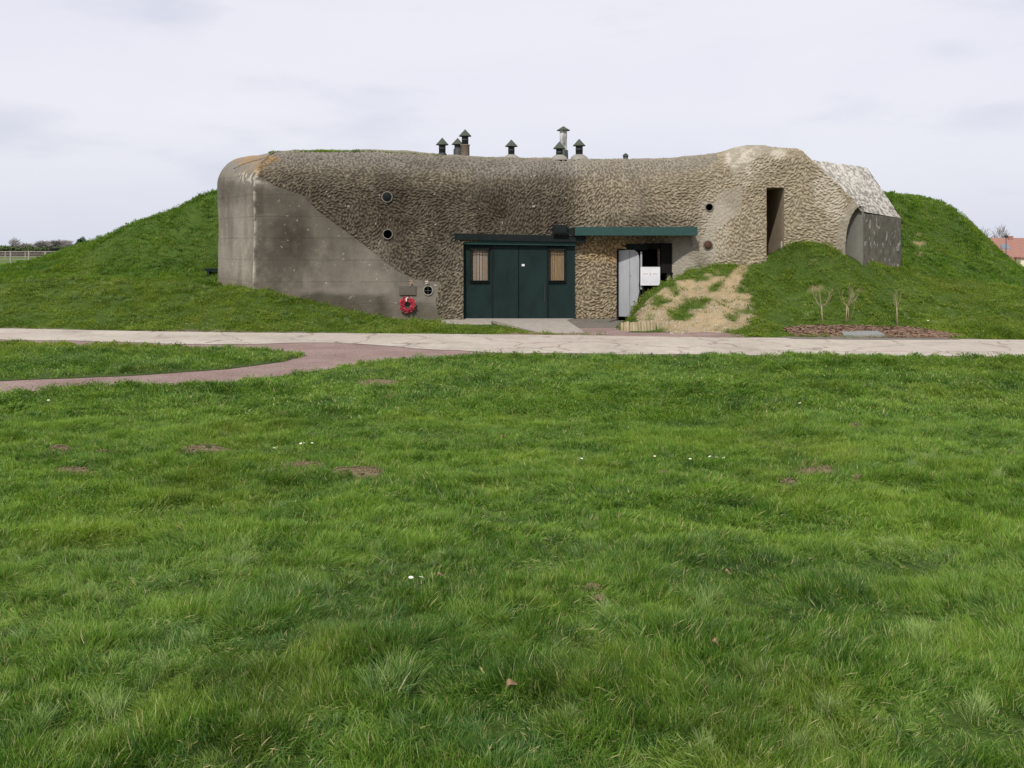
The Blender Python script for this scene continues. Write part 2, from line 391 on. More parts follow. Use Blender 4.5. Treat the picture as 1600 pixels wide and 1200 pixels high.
# ---- bunker plan in photo columns, used by grass exclusion too
PLAN = [(341, 31.2), (397, 28.2), (690, 28.3), (900, 28.72), (1060, 28.62), (1112, 28.7), (1200, 28.55), (1345, 28.2)]
REC = [(898, 0), (940, .12), (1000, .42), (1032, .72), (1048, .6), (1068, .22), (1082, 0)]
PL = np.array([(X(a, b), b) for a, b in PLAN])
FOOT = [tuple(p) for p in PL]+[(X(1408, 31.5), 31.5), (X(1408, 31.5)+.3, 37), (PL[0, 0], 37)]

# dirt track up the bank, in photo pixels -> weight
TRK = [(1160, 417, 11), (1152, 430, 13), (1140, 450, 16), (1128, 470, 21), (1115, 490, 32), (1100, 505, 48), (1085, 522, 62)]
def dirt_w(px, py, x, y):
    t = np.array(TRK); cx = np.interp(py, t[:, 1], t[:, 0]); hw = np.interp(py, t[:, 1], t[:, 2])
    nn = fbm(x, y, 0, 3.0, 4, 21.)
    a = 1-sst(.55, 1.1, np.abs(px-cx)/hw+(nn-.5)*.9)
    a = a*sst(410, 417, py)*(1-sst(534, 540, py))
    # eroded face of the bank left and right of the track
    b = inpoly(px, py, [(1050, 440), (1105, 428), (1170, 440), (1175, 480), (1185, 495), (1160, 515), (1060, 522), (1000, 505), (990, 492), (1010, 470)])
    b2 = sst(.41, .56, fbm(px/22., py/9., 0, 1.0, 3, 4.))*.95
    w = np.maximum(a, b*b2)
    w = np.maximum(w, inpoly(px, py, [(1225, 400), (1300, 398), (1300, 412), (1235, 415)])*sst(.5, .62, fbm(px/14., py/6., 0, 1., 3, 8.))*.6)
    for sx, sy, rx, ry in [(1434, 366, 9, 3), (1436, 380, 12, 4), (1435, 396, 8, 3), (1275, 450, 14, 8), (1345, 455, 12, 5), (1120, 425, 5, 5)]:
        w = np.maximum(w, (1-sst(.6, 1.1, np.hypot((px-sx)/rx, (py-sy)/ry)+(nn-.5)*.6))*(.85 if sx > 1400 else .5))
    return w*(y > 24)*(y < 37)
MULCH = [(1222, 515), (1250, 509.5), (1330, 509), (1420, 512), (1470, 519), (1500, 525), (1480, 529.5), (1400, 528.6), (1250, 526.5), (1235, 522)]

def ground_mesh():
    def axis(a, b, st, lo, hi):
        c_ = list(np.arange(a, b+1e-6, st)); s = st; v = b
        while v < hi: s *= 1.12; v += s; c_.append(v)
        s = st; v = a
        while v > lo: s *= 1.12; v -= s; c_.insert(0, v)
        return np.array(c_)
    xs = axis(-17, 18, .11, -900, 900); ys = axis(1.0, 38, .11, -60, 1500)
    Xg, Yg = np.meshgrid(xs, ys); Zg = height(Xg, Yg)
    yy = np.maximum(Yg, .5); px = 800+F*Xg/yy; py = HOR+F*(CH-Zg)/yy
    lm = lawn_mask_soft(Xg.ravel(), Yg.ravel()).reshape(Xg.shape)
    Zg = Zg-(1-sst(0, .6, lm))*.02     # bed the laid surfaces
    ins = inpoly(Xg, Yg-.3, FOOT) & inpoly(Xg-.3, Yg, FOOT) & inpoly(Xg+.25, Yg, FOOT); Zg = np.where(ins, np.minimum(Zg, -.3), Zg)
    n = fbm(Xg, Yg, 0, .9, 5, 1.); n2 = fbm(Xg, Yg, 0, 6., 3, 3.)
    g = np.stack([.035+.03*n+.02*n2, .068+.05*n+.02*n2, .012+.01*n], -1)*1.0
    soil = np.stack([.17+.12*n2, .138+.09*n2, .078+.05*n2], -1)
    track = np.stack([.27+.20*n2, .205+.155*n2, .115+.10*n2], -1)*(.85+.3*n[..., None])
    red = np.stack([.25+.04*n2, .18+.03*n2, .165+.03*n2], -1)
    sw = soil_w(Xg.ravel(), yy.ravel()).reshape(Xg.shape)*(Yg > 2)*(Yg < 19)
    dw = dirt_w(px, py, Xg, Yg)
    col = g*(1-sw[..., None])+soil*sw[..., None]
    col = col*(1-dw[..., None])+track*dw[..., None]
    pw = (1-sst(.15, .75, lm))*(Yg < 27)
    col = col*(1-pw[..., None])+red*pw[..., None]
    far = sst(38, 60, Yg)[..., None]
    fcol = np.stack([.085+.05*n, .13+.06*n, .030+.01*n], -1)
    col = col*(1-far)+fcol*far
    o = npmesh('ground', np.stack([Xg, Yg, Zg], -1).reshape(-1, 3), gridfaces(*Xg.shape), M['ground'], col.reshape(-1, 3))
    tag(o, 'green ground of lawn, earth banks and fields around the bunker', 'ground', kind='structure')
ground_mesh()

def strip(name, x0, x1, lo, hi, zoff, material, n=900, m=10):
    xs = np.linspace(x0, x1, n); a = lo(xs); b = hi(xs)
    t = np.linspace(0, 1, m)[:, None]
    Yg = a[None]*(1-t)+b[None]*t; Xg = np.repeat(xs[None], m, 0)
    Zg = nbase(Yg)+zoff
    return npmesh(name, np.stack([Xg, Yg, Zg], -1).reshape(-1, 3), gridfaces(m, n), material, smooth=False)
o = strip('concrete_path', -45, 45, lambda x: pathN(x)+jit(x, 1.2, .20, 3.)+jit(x, .3, .2, 8.), lambda x: farE(x)-.12+jit(x, 1.5, .10, 5.), .012, M['path'], 1500)
tag(o, 'cream cracked concrete path running across in front of the bunker', 'path', kind='structure')
o = strip('gravel_path', -45, X(1700, 22), lambda x: nearE(x)-.25, lambda x: farE(x)-.05, .004, M['red'], 500, 30)
tag(o, 'reddish gravel path forking off along the concrete path', 'path', kind='structure')
def isl():
    xs = np.linspace(-45, ISLTIP-.02, 700); m = 24; t = np.linspace(0, 1, m)[:, None]
    a = islB(xs)+jit(xs, 1.3, .12, 6.); b = islT(xs)+jit(xs, 1.4, .12, 2.); b = np.maximum(a+.01, b)
    Yg = a[None]*(1-t)+b[None]*t; Xg = np.repeat(xs[None], m, 0)
    Zg = np.maximum(height(Xg, Yg), .0)+.012
    n = fbm(Xg, Yg, 0, 3., 4, 1.)
    col = np.stack([.04+.04*n, .07+.05*n, .015+.01*n], -1)
    o = npmesh('grass_verge', np.stack([Xg, Yg, Zg], -1).reshape(-1, 3), gridfaces(m, 700), M['ground'], col.reshape(-1, 3))
    tag(o, 'tongue of turf between the concrete path and the red gravel path', 'ground', kind='structure')
isl()
def poly_sheet(name, pts, z, material, label, cat, zfun=None):
    b = MB(); k = []
    m = len(pts)
    cx = sum(p[0] for p in pts)/m; cy_ = sum(p[1] for p in pts)/m
    rings = 10; vs = []
    for i in range(rings+1):
        for p in pts:
            x = cx+(p[0]-cx)*i/rings; y = cy_+(p[1]-cy_)*i/rings
            vs.append((x, y, (float(height(np.array([x]), np.array([y]))[0]) if zfun else 0)+z))
    fs = []
    for i in range(rings):
        for j in range(m):
            fs.append((i*m+j, i*m+(j+1) % m, (i+1)*m+(j+1) % m, (i+1)*m+j))
    b.add(vs, fs); o = b.build(name, material); tag(o, label, cat, kind='structure'); return o

# ---------------------------------------------------------------- bunker shell
bunker = tag(empty('bunker', (0, 0, 0)), 'grey brown concrete bunker with pebbled camouflage skin, rounded top and dark green garage doors', 'bunker')
SIL = np.array([(341, 300), (345, 285), (352, 272), (362, 262), (375, 250), (392, 240), (405, 236), (500, 233), (560, 233), (640, 236), (700, 241), (760, 244), (850, 246), (900, 247), (980, 247),
                (1060, 246), (1100, 241), (1130, 236.5), (1152, 229.5), (1172, 226), (1200, 226.5), (1225, 230), (1252, 232), (1260, 238), (1266, 247), (1272, 252), (1300, 277), (1320, 297), (1338, 316), (1346, 330)], float)
RAD = np.array([(341, .9), (397, 1.15), (600, 1.25), (900, 1.2), (1060, 1.05), (1120, .8), (1160, .55), (1250, .45), (1268, .12), (1346, .05)], float)
INW = np.array([(341, .98, .2), (385, .80, .60), (405, .35, .93), (470, 0.06, 1), (1346, 0, 1)], float)
def make_wall():
    ds = .0128
    seg = np.hypot(*np.diff(PL, axis=0).T); cs = np.concatenate([[0], np.cumsum(seg)])
    ncol = int(cs[-1]/ds)+1; S = np.linspace(0, cs[-1], ncol)
    bx = np.interp(S, cs, PL[:, 0]); by = np.interp(S, cs, PL[:, 1])
    # soften plan corners except the sharp left one
    def smooth(a, k):
        w = np.hanning(2*k+1); w /= w.sum(); return np.convolve(np.pad(a, k, mode='edge'), w, 'valid')
    sx, sy = smooth(bx, 28), smooth(by, 28); wl = sst(.6, 1.6, np.abs(S-cs[1]))*sst(0, .5, S)*sst(0, .5, cs[-1]-S)
    bx = bx*(1-wl)+sx*wl; by = by*(1-wl)+sy*wl
    pxb = 800+F*bx/by
    r = np.interp(pxb, RAD[:, 0], RAD[:, 1])
    inx = np.interp(pxb, INW[:, 0], INW[:, 1]); iny = np.interp(pxb, INW[:, 0], INW[:, 2]); nl = np.hypot(inx, iny); inx /= nl; iny /= nl
    # silhouette row -> top height at the tangent depth
    silpx = np.maximum(pxb, 396.) 
    tpy = np.interp(silpx, SIL[:, 0], SIL[:, 1]); tpy = np.where(pxb < 405, np.interp(np.full_like(pxb, 405.), SIL[:, 0], SIL[:, 1]), tpy)
    ztop = CH-(tpy-HOR)/F*(by+.75*r*iny)
    k0 = int((cs[1]+.5)/ds); ztop[:k0] = ztop[k0]      # level top round the left corner
    ztop = smooth(ztop, 9)+ (fbm(S, S*0, 0, 1.6, 3, 2.)-.5)*.07
    zb = -.4
    tl = ztop.max()-zb+2.4; nrow = int(tl/ds)
    T = np.arange(nrow)*ds                               # arc length up the section (shared)
    Sg, Tg = np.meshgrid(S, T)
    vert = (ztop-r-zb)[None]; arc = (r*PI/2)[None]
    # right part: compress so that every column keeps full rows
    tt = Tg
    on_v = tt <= vert
    ang = np.clip((tt-vert)/r[None], 0, PI/2)
    over = np.clip(tt-vert-arc, 0, None)
    inn = np.where(on_v, 0, r[None]*(1-np.cos(ang)))+over
    zz = np.where(on_v, zb+tt, zb+vert+r[None]*np.sin(ang))+over*.015
    nz_out = np.cos(ang)                                  # outward share of the normal
    # wall is slightly battered and wavy
    wav = (fbm(Sg, Tg, 0, .7, 3, 7.)-.5)*.10
    # outward horizontal direction = -inw for displacement; use plan normal
    tx = np.gradient(bx, S); ty = np.gradient(by, S); ln = np.hypot(tx, ty); ox, oy = ty/ln, -tx/ln
    Xc = bx[None]+inx[None]*inn; Yc = by[None]+iny[None]*inn
    ppx = 800+F*Xc/Yc; ppy = HOR+F*(CH-zz)/Yc
    fzn = 1-sst(.0, .08, CZT-zz)             # photo position of each point, to lay out stains
    # --- pebbled skin mask
    rec = np.interp(pxb, [a for a, b in REC], [b for a, b in REC])[None]*(zz < CZT)
    Yc = Yc+rec
    wob = (fbm(Sg, Tg, 0, 1.3, 3, 13.)-.5)*26
    smoothpoly = [(300, 560), (300, 250), (375, 262), (430, 290), (470, 302), (500, 333), (560, 376), (600, 408), (622, 424), (650, 437), (690, 440), (686, 452), (680, 470), (684, 492), (694, 500), (700, 560)]
    tex = ~inpoly(ppx+wob*.25, ppy+wob*.25, smoothpoly)
    tex &= pxb[None] > 396
    tex2 = ~inpoly(ppx+wob, ppy+wob*.6, [(1040, 560), (1040, 380), (1062, 366), (1098, 366), (1108, 345), (1120, 300), (1160, 290), (1160, 330), (1140, 352), (1120, 372), (1118, 400), (1130, 430)])
    tex3 = ~inpoly(ppx+wob*.5, ppy+wob*.3, [(1128, 240), (1150, 220), (1200, 220), (1215, 236), (1180, 244), (1165, 262), (1146, 278), (1140, 258)])
    arcn = ~(np.hypot((ppx-1349)/46, (ppy-405)/98) < 1)
    texw = (tex & tex2 & tex3 & arcn).astype(float)
    part = np.clip(.35+.65*(tex2 & tex3 & arcn), 0, 1)
    texw = tex*part
    bare = sst(.66, .74, fbm(Sg, Tg, 0, 1.1, 4, 17.))      # worn-off spots
    texw = texw*(1-.25*bare)
    # --- pebbles
    th = fbm(Sg[::8, ::8], Tg[::8, ::8], 0, .55, 3, 31.)*PI*3.2+.5
    H = np.zeros(Sg.shape, np.float32); SH = np.zeros(Sg.shape, np.float32)
    smax, tmax = S[-1], T[-1]
    cell = .06; G = {}
    prs = np.random.default_rng(5); cand = prs.random((170000, 2))*[smax, min(tmax, 7.2)]; cnt = 0
    for (s0, t0) in cand:
        gi, gj = int(s0/cell), int(t0/cell)
        ci = min(int(t0/ds), nrow-1); cj = min(int(s0/ds), ncol-1)
        if texw[ci, cj] < .05: continue
        a = th[min(ci//8, th.shape[0]-1), min(cj//8, th.shape[1]-1)]+prs.normal(0, .33)
        ca, sa = math.cos(a), math.sin(a); ok = True
        for u in range(gi-2, gi+3):
            for v in range(gj-2, gj+3):
                for (s1, t1) in G.get((u, v), ()):
                    dx, dy = s1-s0, t1-t0
                    e = ((dx*ca+dy*sa)/.098)**2+((-dx*sa+dy*ca)/.049)**2
                    if e < 1: ok = False; break
                if not ok: break
            if not ok: break
        if not ok: continue
        G.setdefault((gi, gj), []).append((s0, t0)); cnt += 1
        L = prs.uniform(.055, .074); Wd = prs.uniform(.029, .036); hh = prs.uniform(.75, 1.1); sh = prs.random()
        k = 7; i0, i1 = max(ci-k, 0), min(ci+k+1, nrow); j0, j1 = max(cj-k, 0), min(cj+k+1, ncol)
        dx = S[j0:j1][None]-s0; dy = T[i0:i1][:, None]-t0
        e = ((dx*ca+dy*sa)/L)**2+((-dx*sa+dy*ca)/Wd)**2
        hgt = np.sqrt(np.clip(1-e, 0, 1))*hh
        sub = H[i0:i1, j0:j1]; m_ = hgt > sub
        SH[i0:i1, j0:j1][m_] = sh; sub[m_] = hgt[m_]
    pe = H*texw
    amp = .042*(.55+.45*sst(0, .3, nz_out))
    disp = pe*amp+wav-.02*(texw)
    disp += (fbm(Sg, Tg, 0, 9., 3, 3.)-.5)*.012
    # fade displacement at openings handled by frames; apply
    nx = ox[None]*nz_out; ny = oy[None]*nz_out; nz = np.sin(ang)
    Xf = Xc+nx*disp; Yf = Yc+ny*disp; Zf = zz+nz*disp
    # --- colour
    n1 = fbm(Sg, Tg, 0, .8, 5, 41.); n2 = fbm(Sg*2.2, Tg*.55, 0, 1., 5, 43.); n3 = fbm(Sg, Tg, 0, 7., 4, 44.); n4 = fbm(Sg, Tg, 0, 2.5, 4, 46.)
    base_s = np.array([.208, .187, .153]); base_t = np.array([.228, .195, .142])
    crev = np.array([.112, .094, .066])
    pc = (H**.7)[..., None]
    tcol = crev*(1+.55*sst(900, 1150, ppx))[..., None]*(1-pc)+base_t*pc*(.72+.5*SH[..., None]+.1)
    scol = np.broadcast_to(base_s, tcol.shape)*(.72+.56*n1[..., None])
    scol = scol*(.90+.2*n3[..., None])
    tw = texw[..., None]; col = scol*(1-tw)+tcol*tw
    # darkness field
    def blob(cx, cy_, rx, ry, soft=.5, nn=n4, k=1.0):
        d = np.hypot((ppx-cx)/rx, (ppy-cy_)/ry)+(nn-.5)*k; return 1-sst(1-soft, 1+soft*.6, d)
    def softp(a, b_, c0, d0): return sst(a-1, a+1, ppx)*(1-sst(b_-30, b_+14, ppx+wob*.8+(n3-.5)*14))*sst(c0-2, c0+8, ppy+wob*.5)*(1-sst(d0-4, d0+3, ppy+wob*.2))
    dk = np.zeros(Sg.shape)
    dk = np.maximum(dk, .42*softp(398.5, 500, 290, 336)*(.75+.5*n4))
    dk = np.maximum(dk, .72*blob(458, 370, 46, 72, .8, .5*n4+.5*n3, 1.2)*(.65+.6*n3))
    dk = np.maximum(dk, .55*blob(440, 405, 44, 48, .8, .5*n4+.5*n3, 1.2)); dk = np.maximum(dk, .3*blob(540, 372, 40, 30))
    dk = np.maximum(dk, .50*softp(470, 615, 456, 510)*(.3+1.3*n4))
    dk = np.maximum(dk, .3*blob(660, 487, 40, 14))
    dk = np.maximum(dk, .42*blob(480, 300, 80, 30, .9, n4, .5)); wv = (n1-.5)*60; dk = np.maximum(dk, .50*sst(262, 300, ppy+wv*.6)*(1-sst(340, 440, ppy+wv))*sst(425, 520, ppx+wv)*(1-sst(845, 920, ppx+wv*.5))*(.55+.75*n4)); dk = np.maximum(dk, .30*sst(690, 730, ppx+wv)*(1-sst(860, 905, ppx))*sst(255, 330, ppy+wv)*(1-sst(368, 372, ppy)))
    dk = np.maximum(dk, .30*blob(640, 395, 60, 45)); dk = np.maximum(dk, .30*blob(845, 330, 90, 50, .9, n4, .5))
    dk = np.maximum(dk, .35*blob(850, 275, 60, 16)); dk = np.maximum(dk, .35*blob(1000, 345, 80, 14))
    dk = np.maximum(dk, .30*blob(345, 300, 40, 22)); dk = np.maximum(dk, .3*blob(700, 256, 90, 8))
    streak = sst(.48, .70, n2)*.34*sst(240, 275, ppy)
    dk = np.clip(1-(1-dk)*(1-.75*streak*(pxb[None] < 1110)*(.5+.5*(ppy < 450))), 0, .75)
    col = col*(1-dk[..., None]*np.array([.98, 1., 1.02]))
    col = col*(1-.13*(1-sst(880, 910, ppx))*(Sg > cs[1]))[..., None]
    col = col*(1-.10*tw*(1-sst(880, 910, ppx))[..., None])
    # right half paler and warmer
    pal = sst(880, 905, ppx)*.5+sst(1080, 1130, ppx)*.5
    col = col*(1+pal[..., None]*np.array([.32, .31, .28]))
    warm = inpoly(ppx, ppy, [(898, 366), (1060, 366), (1060, 400), (965, 400), (962, 500), (898, 500)])
    col = col*(1+warm[..., None]*np.array([.12, .07, .0]))
    orange = blob(962, 392, 60, 20)*warm
    col = col*(1+orange[..., None]*np.array([.12, -.04, -.25]))
    # greyer towards the top of the curve
    gt = sst(.30, .75, np.sin(ang))*(ppx < 1120)*.6*(.4+n4)
    col = col*(1-gt[..., None])+gt[..., None]*np.array([.215, .20, .175])*(.6+.6*pc*tw+.4*(1-tw))
    rim = sst(.86, .98, np.sin(ang))*(ppx < 1130)
    col = col*(1-.6*rim[..., None])+.6*rim[..., None]*np.array([.27, .23, .18])
    # pale lichen and lime
    li = blob(1163, 252, 34, 28, .5, n4, 1.6)*(.25+.65*sst(.42, .62, n3)); li = np.maximum(li, .8*blob(1215, 240, 12, 8)); li = np.maximum(li, .85*blob(400, 276, 36, 12, .5, n3, .5)*sst(.52, .62, n3))
    li = np.maximum(li, .5*sst(.76, .80, fbm(Sg, Tg, 0, 12., 3, 61.))); li = np.maximum(li, .5*blob(1305, 325, 16, 30, .5, n3, 1.6))
    li = np.maximum(li, .5*blob(1290, 290, 20, 30, .5, n3, 2.))
    li = np.maximum(li, .35*blob(1120, 350, 26, 60, .6, n4, 1.)); li = np.maximum(li, .5*blob(1060, 420, 30, 45, .6))
    edge = np.exp(-((Sg-cs[1])/(.02+.06*n4))**2)*(ppy > 275)*sst(.3, .6, n3); li = np.maximum(li, .55*edge)
    col = col*(1-li[..., None])+li[..., None]*np.array([.50, .46, .38])
    og = np.maximum(blob(395, 250, 36, 9, .5, n4, 1.3), blob(405, 266, 26, 8, .5, n4, 1.5)*.6)*(.35+.9*sst(.42, .6, n3))
    col = col*(1-.5*og[..., None])+.5*og[..., None]*np.array([.36, .20, .055])
    # construction lines on the plain concrete, green-brown foot
    cl1 = np.exp(-((ppy-np.interp(ppx, [360, 375, 392, 412], [265, 258, 253, 248])-(n3-.5)*2)/.8)**2)*(ppx > 364)*(ppx < 414)
    cl2_ = np.exp(-((ppy-np.interp(ppx, [412, 480, 560, 680], [248, 249, 246, 252])-(n3-.5)*4)/1.0)**2)*(ppx > 412)*(ppx < 680)*sst(.45, .55, n4)
    ck = np.clip(cl1*.85+cl2_*.7, 0, 1); col = col*(1-.8*ck[..., None])
    fl = (np.abs(((Tg+.02*n4) % .62)-.31) < .012)*(1-texw)*(ppx < 700)
    col = col*(1-.22*fl[..., None])
    ft = (1-sst(.0, .55, Zf-np.interp(ppx, [341, 397, 500, 610, 700, 900, 1600], [.98, .93, .5, .05, 0, 0, 0])))*(ppx < 700)*(.35+.7*n4)
    col = col*(1-.55*ft[..., None])+.55*ft[..., None]*np.array([.075, .062, .035])
    # left end face coloured lighter, as the sunlit side
    lf = (Sg < cs[1]); col = np.where(lf[..., None], col*(1+.35*sst(290, 360, ppy)[..., None]), col)
    # vertical joint beside the garage
    j = np.exp(-((ppx-900)/1.3)**2)*(ppy < 355); col = col*(1+.35*j[..., None])
    # openings
    fx = (ppx[:-1, :-1]+ppx[1:, 1:])/2; fy = (ppy[:-1, :-1]+ppy[1:, 1:])/2
    kill = inpoly(fx, fy, [(724, 378), (895, 378), (895, 600), (724, 600)])
    kill |= inpoly(fx, fy, [(965, 389), (1033, 389), (1033, 600), (965, 600)])
    kill |= inpoly(fx, fy, [(1032, 427), (1047, 427), (1047, 600), (1032, 600)])
    kill |= inpoly(fx, fy, [(1198, 293.5), (1225, 293.5), (1225, 600), (1198, 600)])
    for hx, hy, hr in HOLES: kill |= np.hypot(fx-hx, fy-hy) < hr
    ncx, ncy = NICHE_C
    kill |= (np.hypot((fx-ncx)/NICHE_R[0], (fy-ncy)/NICHE_R[1]) < 1) | ((fx > ncx-NICHE_R[0]) & (fy > ncy))
    fc = gridfaces(nrow, ncol).reshape(nrow-1, ncol-1, 4)[~kill]
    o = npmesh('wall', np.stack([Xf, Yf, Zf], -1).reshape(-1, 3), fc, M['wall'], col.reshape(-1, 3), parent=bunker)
    return cnt
CY = 28.2; CZT = Z(360, CY)
HOLES = [(605, 308, 8), (606, 366, 7.5), (669, 454, 7.2), (1108, 324, 6), (1106, 383, 6.8)]
NICHE_C = (1349, 385); NICHE_R = (28, 64)
def wallY(px): return float(np.interp(X(px, 28.6), PL[:, 0], PL[:, 1]))
print('pebbles', make_wall())

# roof slab and rear body (hidden from the path, closes the building)
b = MB(); x0, x1 = PL[0, 0]+.4, X(1345, 28.5)
b.add([(x0+.6, 31.6, 4.55), (X(420, 30), 30.0, 4.55), (X(900, 30), 30.4, 4.5), (X(1200, 30), 30.3, 4.5), (X(1262, 30), 30, 4.4), (X(1355, 32), 32.0, 4.3), (X(1355, 32), 36.5, 4.3), (x0+.6, 36.5, 4.5)], [(0, 1, 2, 3, 4, 5, 6, 7)])
b.build('roof', M['slab'], bunker)
b = MB(); b.box(PL[0, 0]+.05, PL[0, 0]+.25, 31.2, 36.6, 0, 4.0)
b.build('side_wall', M['slab_dark'], bunker)

# right hand end: dark flank under a white crusted slope, curved recess beside it
def flank():
    A = np.array(P(1268, 250, 28.55)); B = np.array(P(1346, 330, 28.22)); C = np.array(P(1355, 262, 31.6)); D = np.array(P(1408, 341, 31.4))
    n, m = 110, 150
    u = np.linspace(0, 1, m)[None, :, None]; v = np.linspace(0, 1, n)[:, None, None]   # v: from ridge to foot, u: front to back
    g = (A*(1-v)+B*v)*(1-u)+(C*(1-v)+D*v)*u
    nn = fbm(g[..., 0], g[..., 1], g[..., 2], 4., 4, 3.); nf = fbm(g[..., 0], g[..., 1], g[..., 2], 11., 3, 5.)
    fd = (1-sst(.9, 1., v[..., 0]))*np.ones(g.shape[:2]); g[..., 2] += ((nn-.5)*.12+(nf-.5)*.07)*fd
    speck = sst(.42, .60, fbm(g[..., 0]*1., g[..., 1]*.7, g[..., 2]*1.3, 13., 4, 9.)+.25*(nn-.5))[..., None]
    sl = np.repeat(sst(.35, .9, v[..., 0]), m, 1)[..., None]
    pale = np.array([.58, .55, .49]); dk = np.array([.20, .18, .15])
    w = np.clip(speck*(1.0-.15*sl)+.25*(1-sl), 0, 1)
    col = dk*(1-w)+pale*w
    npmesh('slope', g.reshape(-1, 3), gridfaces(n, m), M['wall'], col.reshape(-1, 3), parent=bunker)
    # flank wall below B-D
    n2 = 130; zb = .9
    Bf = np.array(P(1349, 332, 28.22))
    tt = np.linspace(0, 1, n2)[:, None]; uu = np.linspace(0, 1, m)[None]
    gx = Bf[0]*(1-uu)+D[0]*uu+tt*0; gy = Bf[1]*(1-uu)+D[1]*uu+tt*0; zt = (Bf[2]-.02)*(1-uu)+(D[2]+.0)*uu; gz = zt*(1-tt)+zb*tt
    nn = fbm(gx*1.5, gy*1.5, gz, 3., 5, 13.); sp = sst(.66, .72, fbm(gx, gy, gz, 6., 3, 19.))[..., None]
    gy = gy+(nn-.5)*.05+(fbm(gx, gy, gz, 9., 3, 23.)-.5)*.035*np.minimum(1, tt*20)
    gg = fbm(gx, gy, gz, 16., 2, 29.); nn = nn*(.6+.8*gg); col = np.stack([.085+.12*nn, .078+.105*nn, .060+.085*nn], -1)*(1-sp)+sp*np.array([.36, .34, .30])
    npmesh('flank_wall', np.stack([gx, gy, gz], -1).reshape(-1, 3), gridfaces(n2, m), M['wall'], col.reshape(-1, 3), parent=bunker)
    # back of the flank, closing
    bb = MB(); bb.add([tuple(D), (D[0], D[1]+5, D[2]), (D[0], D[1]+5, .8), (D[0], D[1], .8)], [(0, 1, 2, 3)])
    bb.add([tuple(C), (C[0], C[1]+5, C[2]), (D[0], D[1]+5, D[2]), tuple(D)], [(0, 1, 2, 3)]); bb.build('rear_flank', M['slab_dark'], bunker)
    # curved recess
    rows, cols = 90, 26; V = []; Cc = []
    for i in range(rows):
        py = 322+(430-322)*i/(rows-1)
        dx = NICHE_R[0]*math.sqrt(max(0, 1-((385-py)/NICHE_R[1])**2)) if py < 385 else NICHE_R[0]
        pl = NICHE_C[0]-dx-.6; pr = 1350
        Yl = np.interp(X(pl, 28.3), PL[:, 0], PL[:, 1]); Yr = 28.24
        xl, xr = X(pl, Yl), X(pr, Yr); z = Z(py, 28.25); dep = min(.42, dx/28*.42)
        for j in range(cols):
            a = j/(cols-1)
            x = xl+(xr-xl)*a**1.2; y = Yl*(1-a)+Yr*a+dep*math.sin(PI*min(1, a*1.0))**.75*(1-.25*a)
            V.append((x, y, z)); 
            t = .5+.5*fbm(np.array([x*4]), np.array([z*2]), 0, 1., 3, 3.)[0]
            t *= .75+.75*max(0, (a-.55)/.45); Cc.append((.19*t+.02, .182*t+.02, .155*t+.02))  # right part coloured lighter, as lit from the left
    npmesh('curved_recess', np.array(V), gridfaces(rows, cols), M['wall'], np.array(Cc), parent=bunker)
flank()

# round wall openings
for i, (hx, hy, hr) in enumerate(HOLES):
    Y = wallY(hx); R = hr/F*Y; cx, cz = X(hx, Y), Z(hy, Y)
    t = MB(); t.lathe((cx, Y, cz), [(R*1.10, -.005), (R*1.12, -.035), (R*1.0, -.045), (R*.88, -.03), (R*.86, .35), (0.001, .35)], 28, 0, 'y')
    for k, f in enumerate(t.f): t.m[k] = 1 if k >= 28*4-28 else 0
    op = t.build('round_opening', [M['mortar'] if i == 2 else M['slab_dark'], M['dark']], bunker, True)
    if i == 0:
        t = MB(); t.lathe((cx, Y, cz), [(R*.9, -.02), (R*.8, -.05), (.001, -.055)], 24, 0, 'y'); t.build('cover', M['black'], op, True)
    if i == 2:
        t = MB(); t.box(cx-.008, cx+.008, Y-.035, Y-.02, cz-R*.9, cz+R*.9); t.box(cx-R*.9, cx+R*.9, Y-.034, Y-.021, cz-.008, cz+.008); t.build('grille', M['iron'], op)
    if i == 4:
        t = MB(); t.lathe((cx, Y, cz), [(R*.88, -.02), (R*.85, -.06), (R*.3, -.075), (.001, -.075)], 24, 0, 'y'); t.build('cover', M['rust'], op, True)

# wing doorway: passage behind the tall opening
Y = wallY(1211); Y0 = Y-.02
xl, xr = X(1197.5, Y), X(1225.5, Y); zt, zb = Z(293, Y), 1.2
b = MB()
b.add([(xl, Y0, zb), (xl, Y0, zt), (xl+.02, Y+1.9, zt), (xl+.02, Y+1.9, zb)], [(0, 1, 2, 3)])
b.add([(xr, Y0, zb), (xr, Y0, zt), (xr-.02, Y+1.9, zt), (xr-.02, Y+1.9, zb)], [(0, 1, 2, 3)])
b.add([(xl, Y0, zt), (xr, Y0, zt), (xr-.02, Y+1.9, zt), (xl+.02, Y+1.9, zt)], [(0, 1, 2, 3)])
b.add([(xl+.02, Y+1.9, zt), (xr-.02, Y+1.9, zt), (xr-.02, Y+1.9, zb), (xl+.02, Y+1.9, zb)], [(0, 1, 2, 3)])
dw = b.build('doorway', simple('passage_concrete', (.30, .245, .175), (.42, .35, .26), 6, .9, .1, .3), bunker)
b = MB()
zf, zk = Z(377, Y), Z(404, Y)
b.hexa([(xr-.07, Y+.10, 1.3), (xr-.025, Y+.10, 1.3), (xr-.025, Y+.10, zf), (xr-.07, Y+.10, zf)], [(xr-.09, Y+1.3, 1.3), (xr-.045, Y+1.3, 1.3), (xr-.045, Y+1.3, zk), (xr-.09, Y+1.3, zk)])
for k in range(4): b.box(xl+.02, xr-.1, Y+.15+.3*k, Y+.445+.3*k, 1.2, 1.85-.14*k)
b.build('stair', M['slab'], dw)

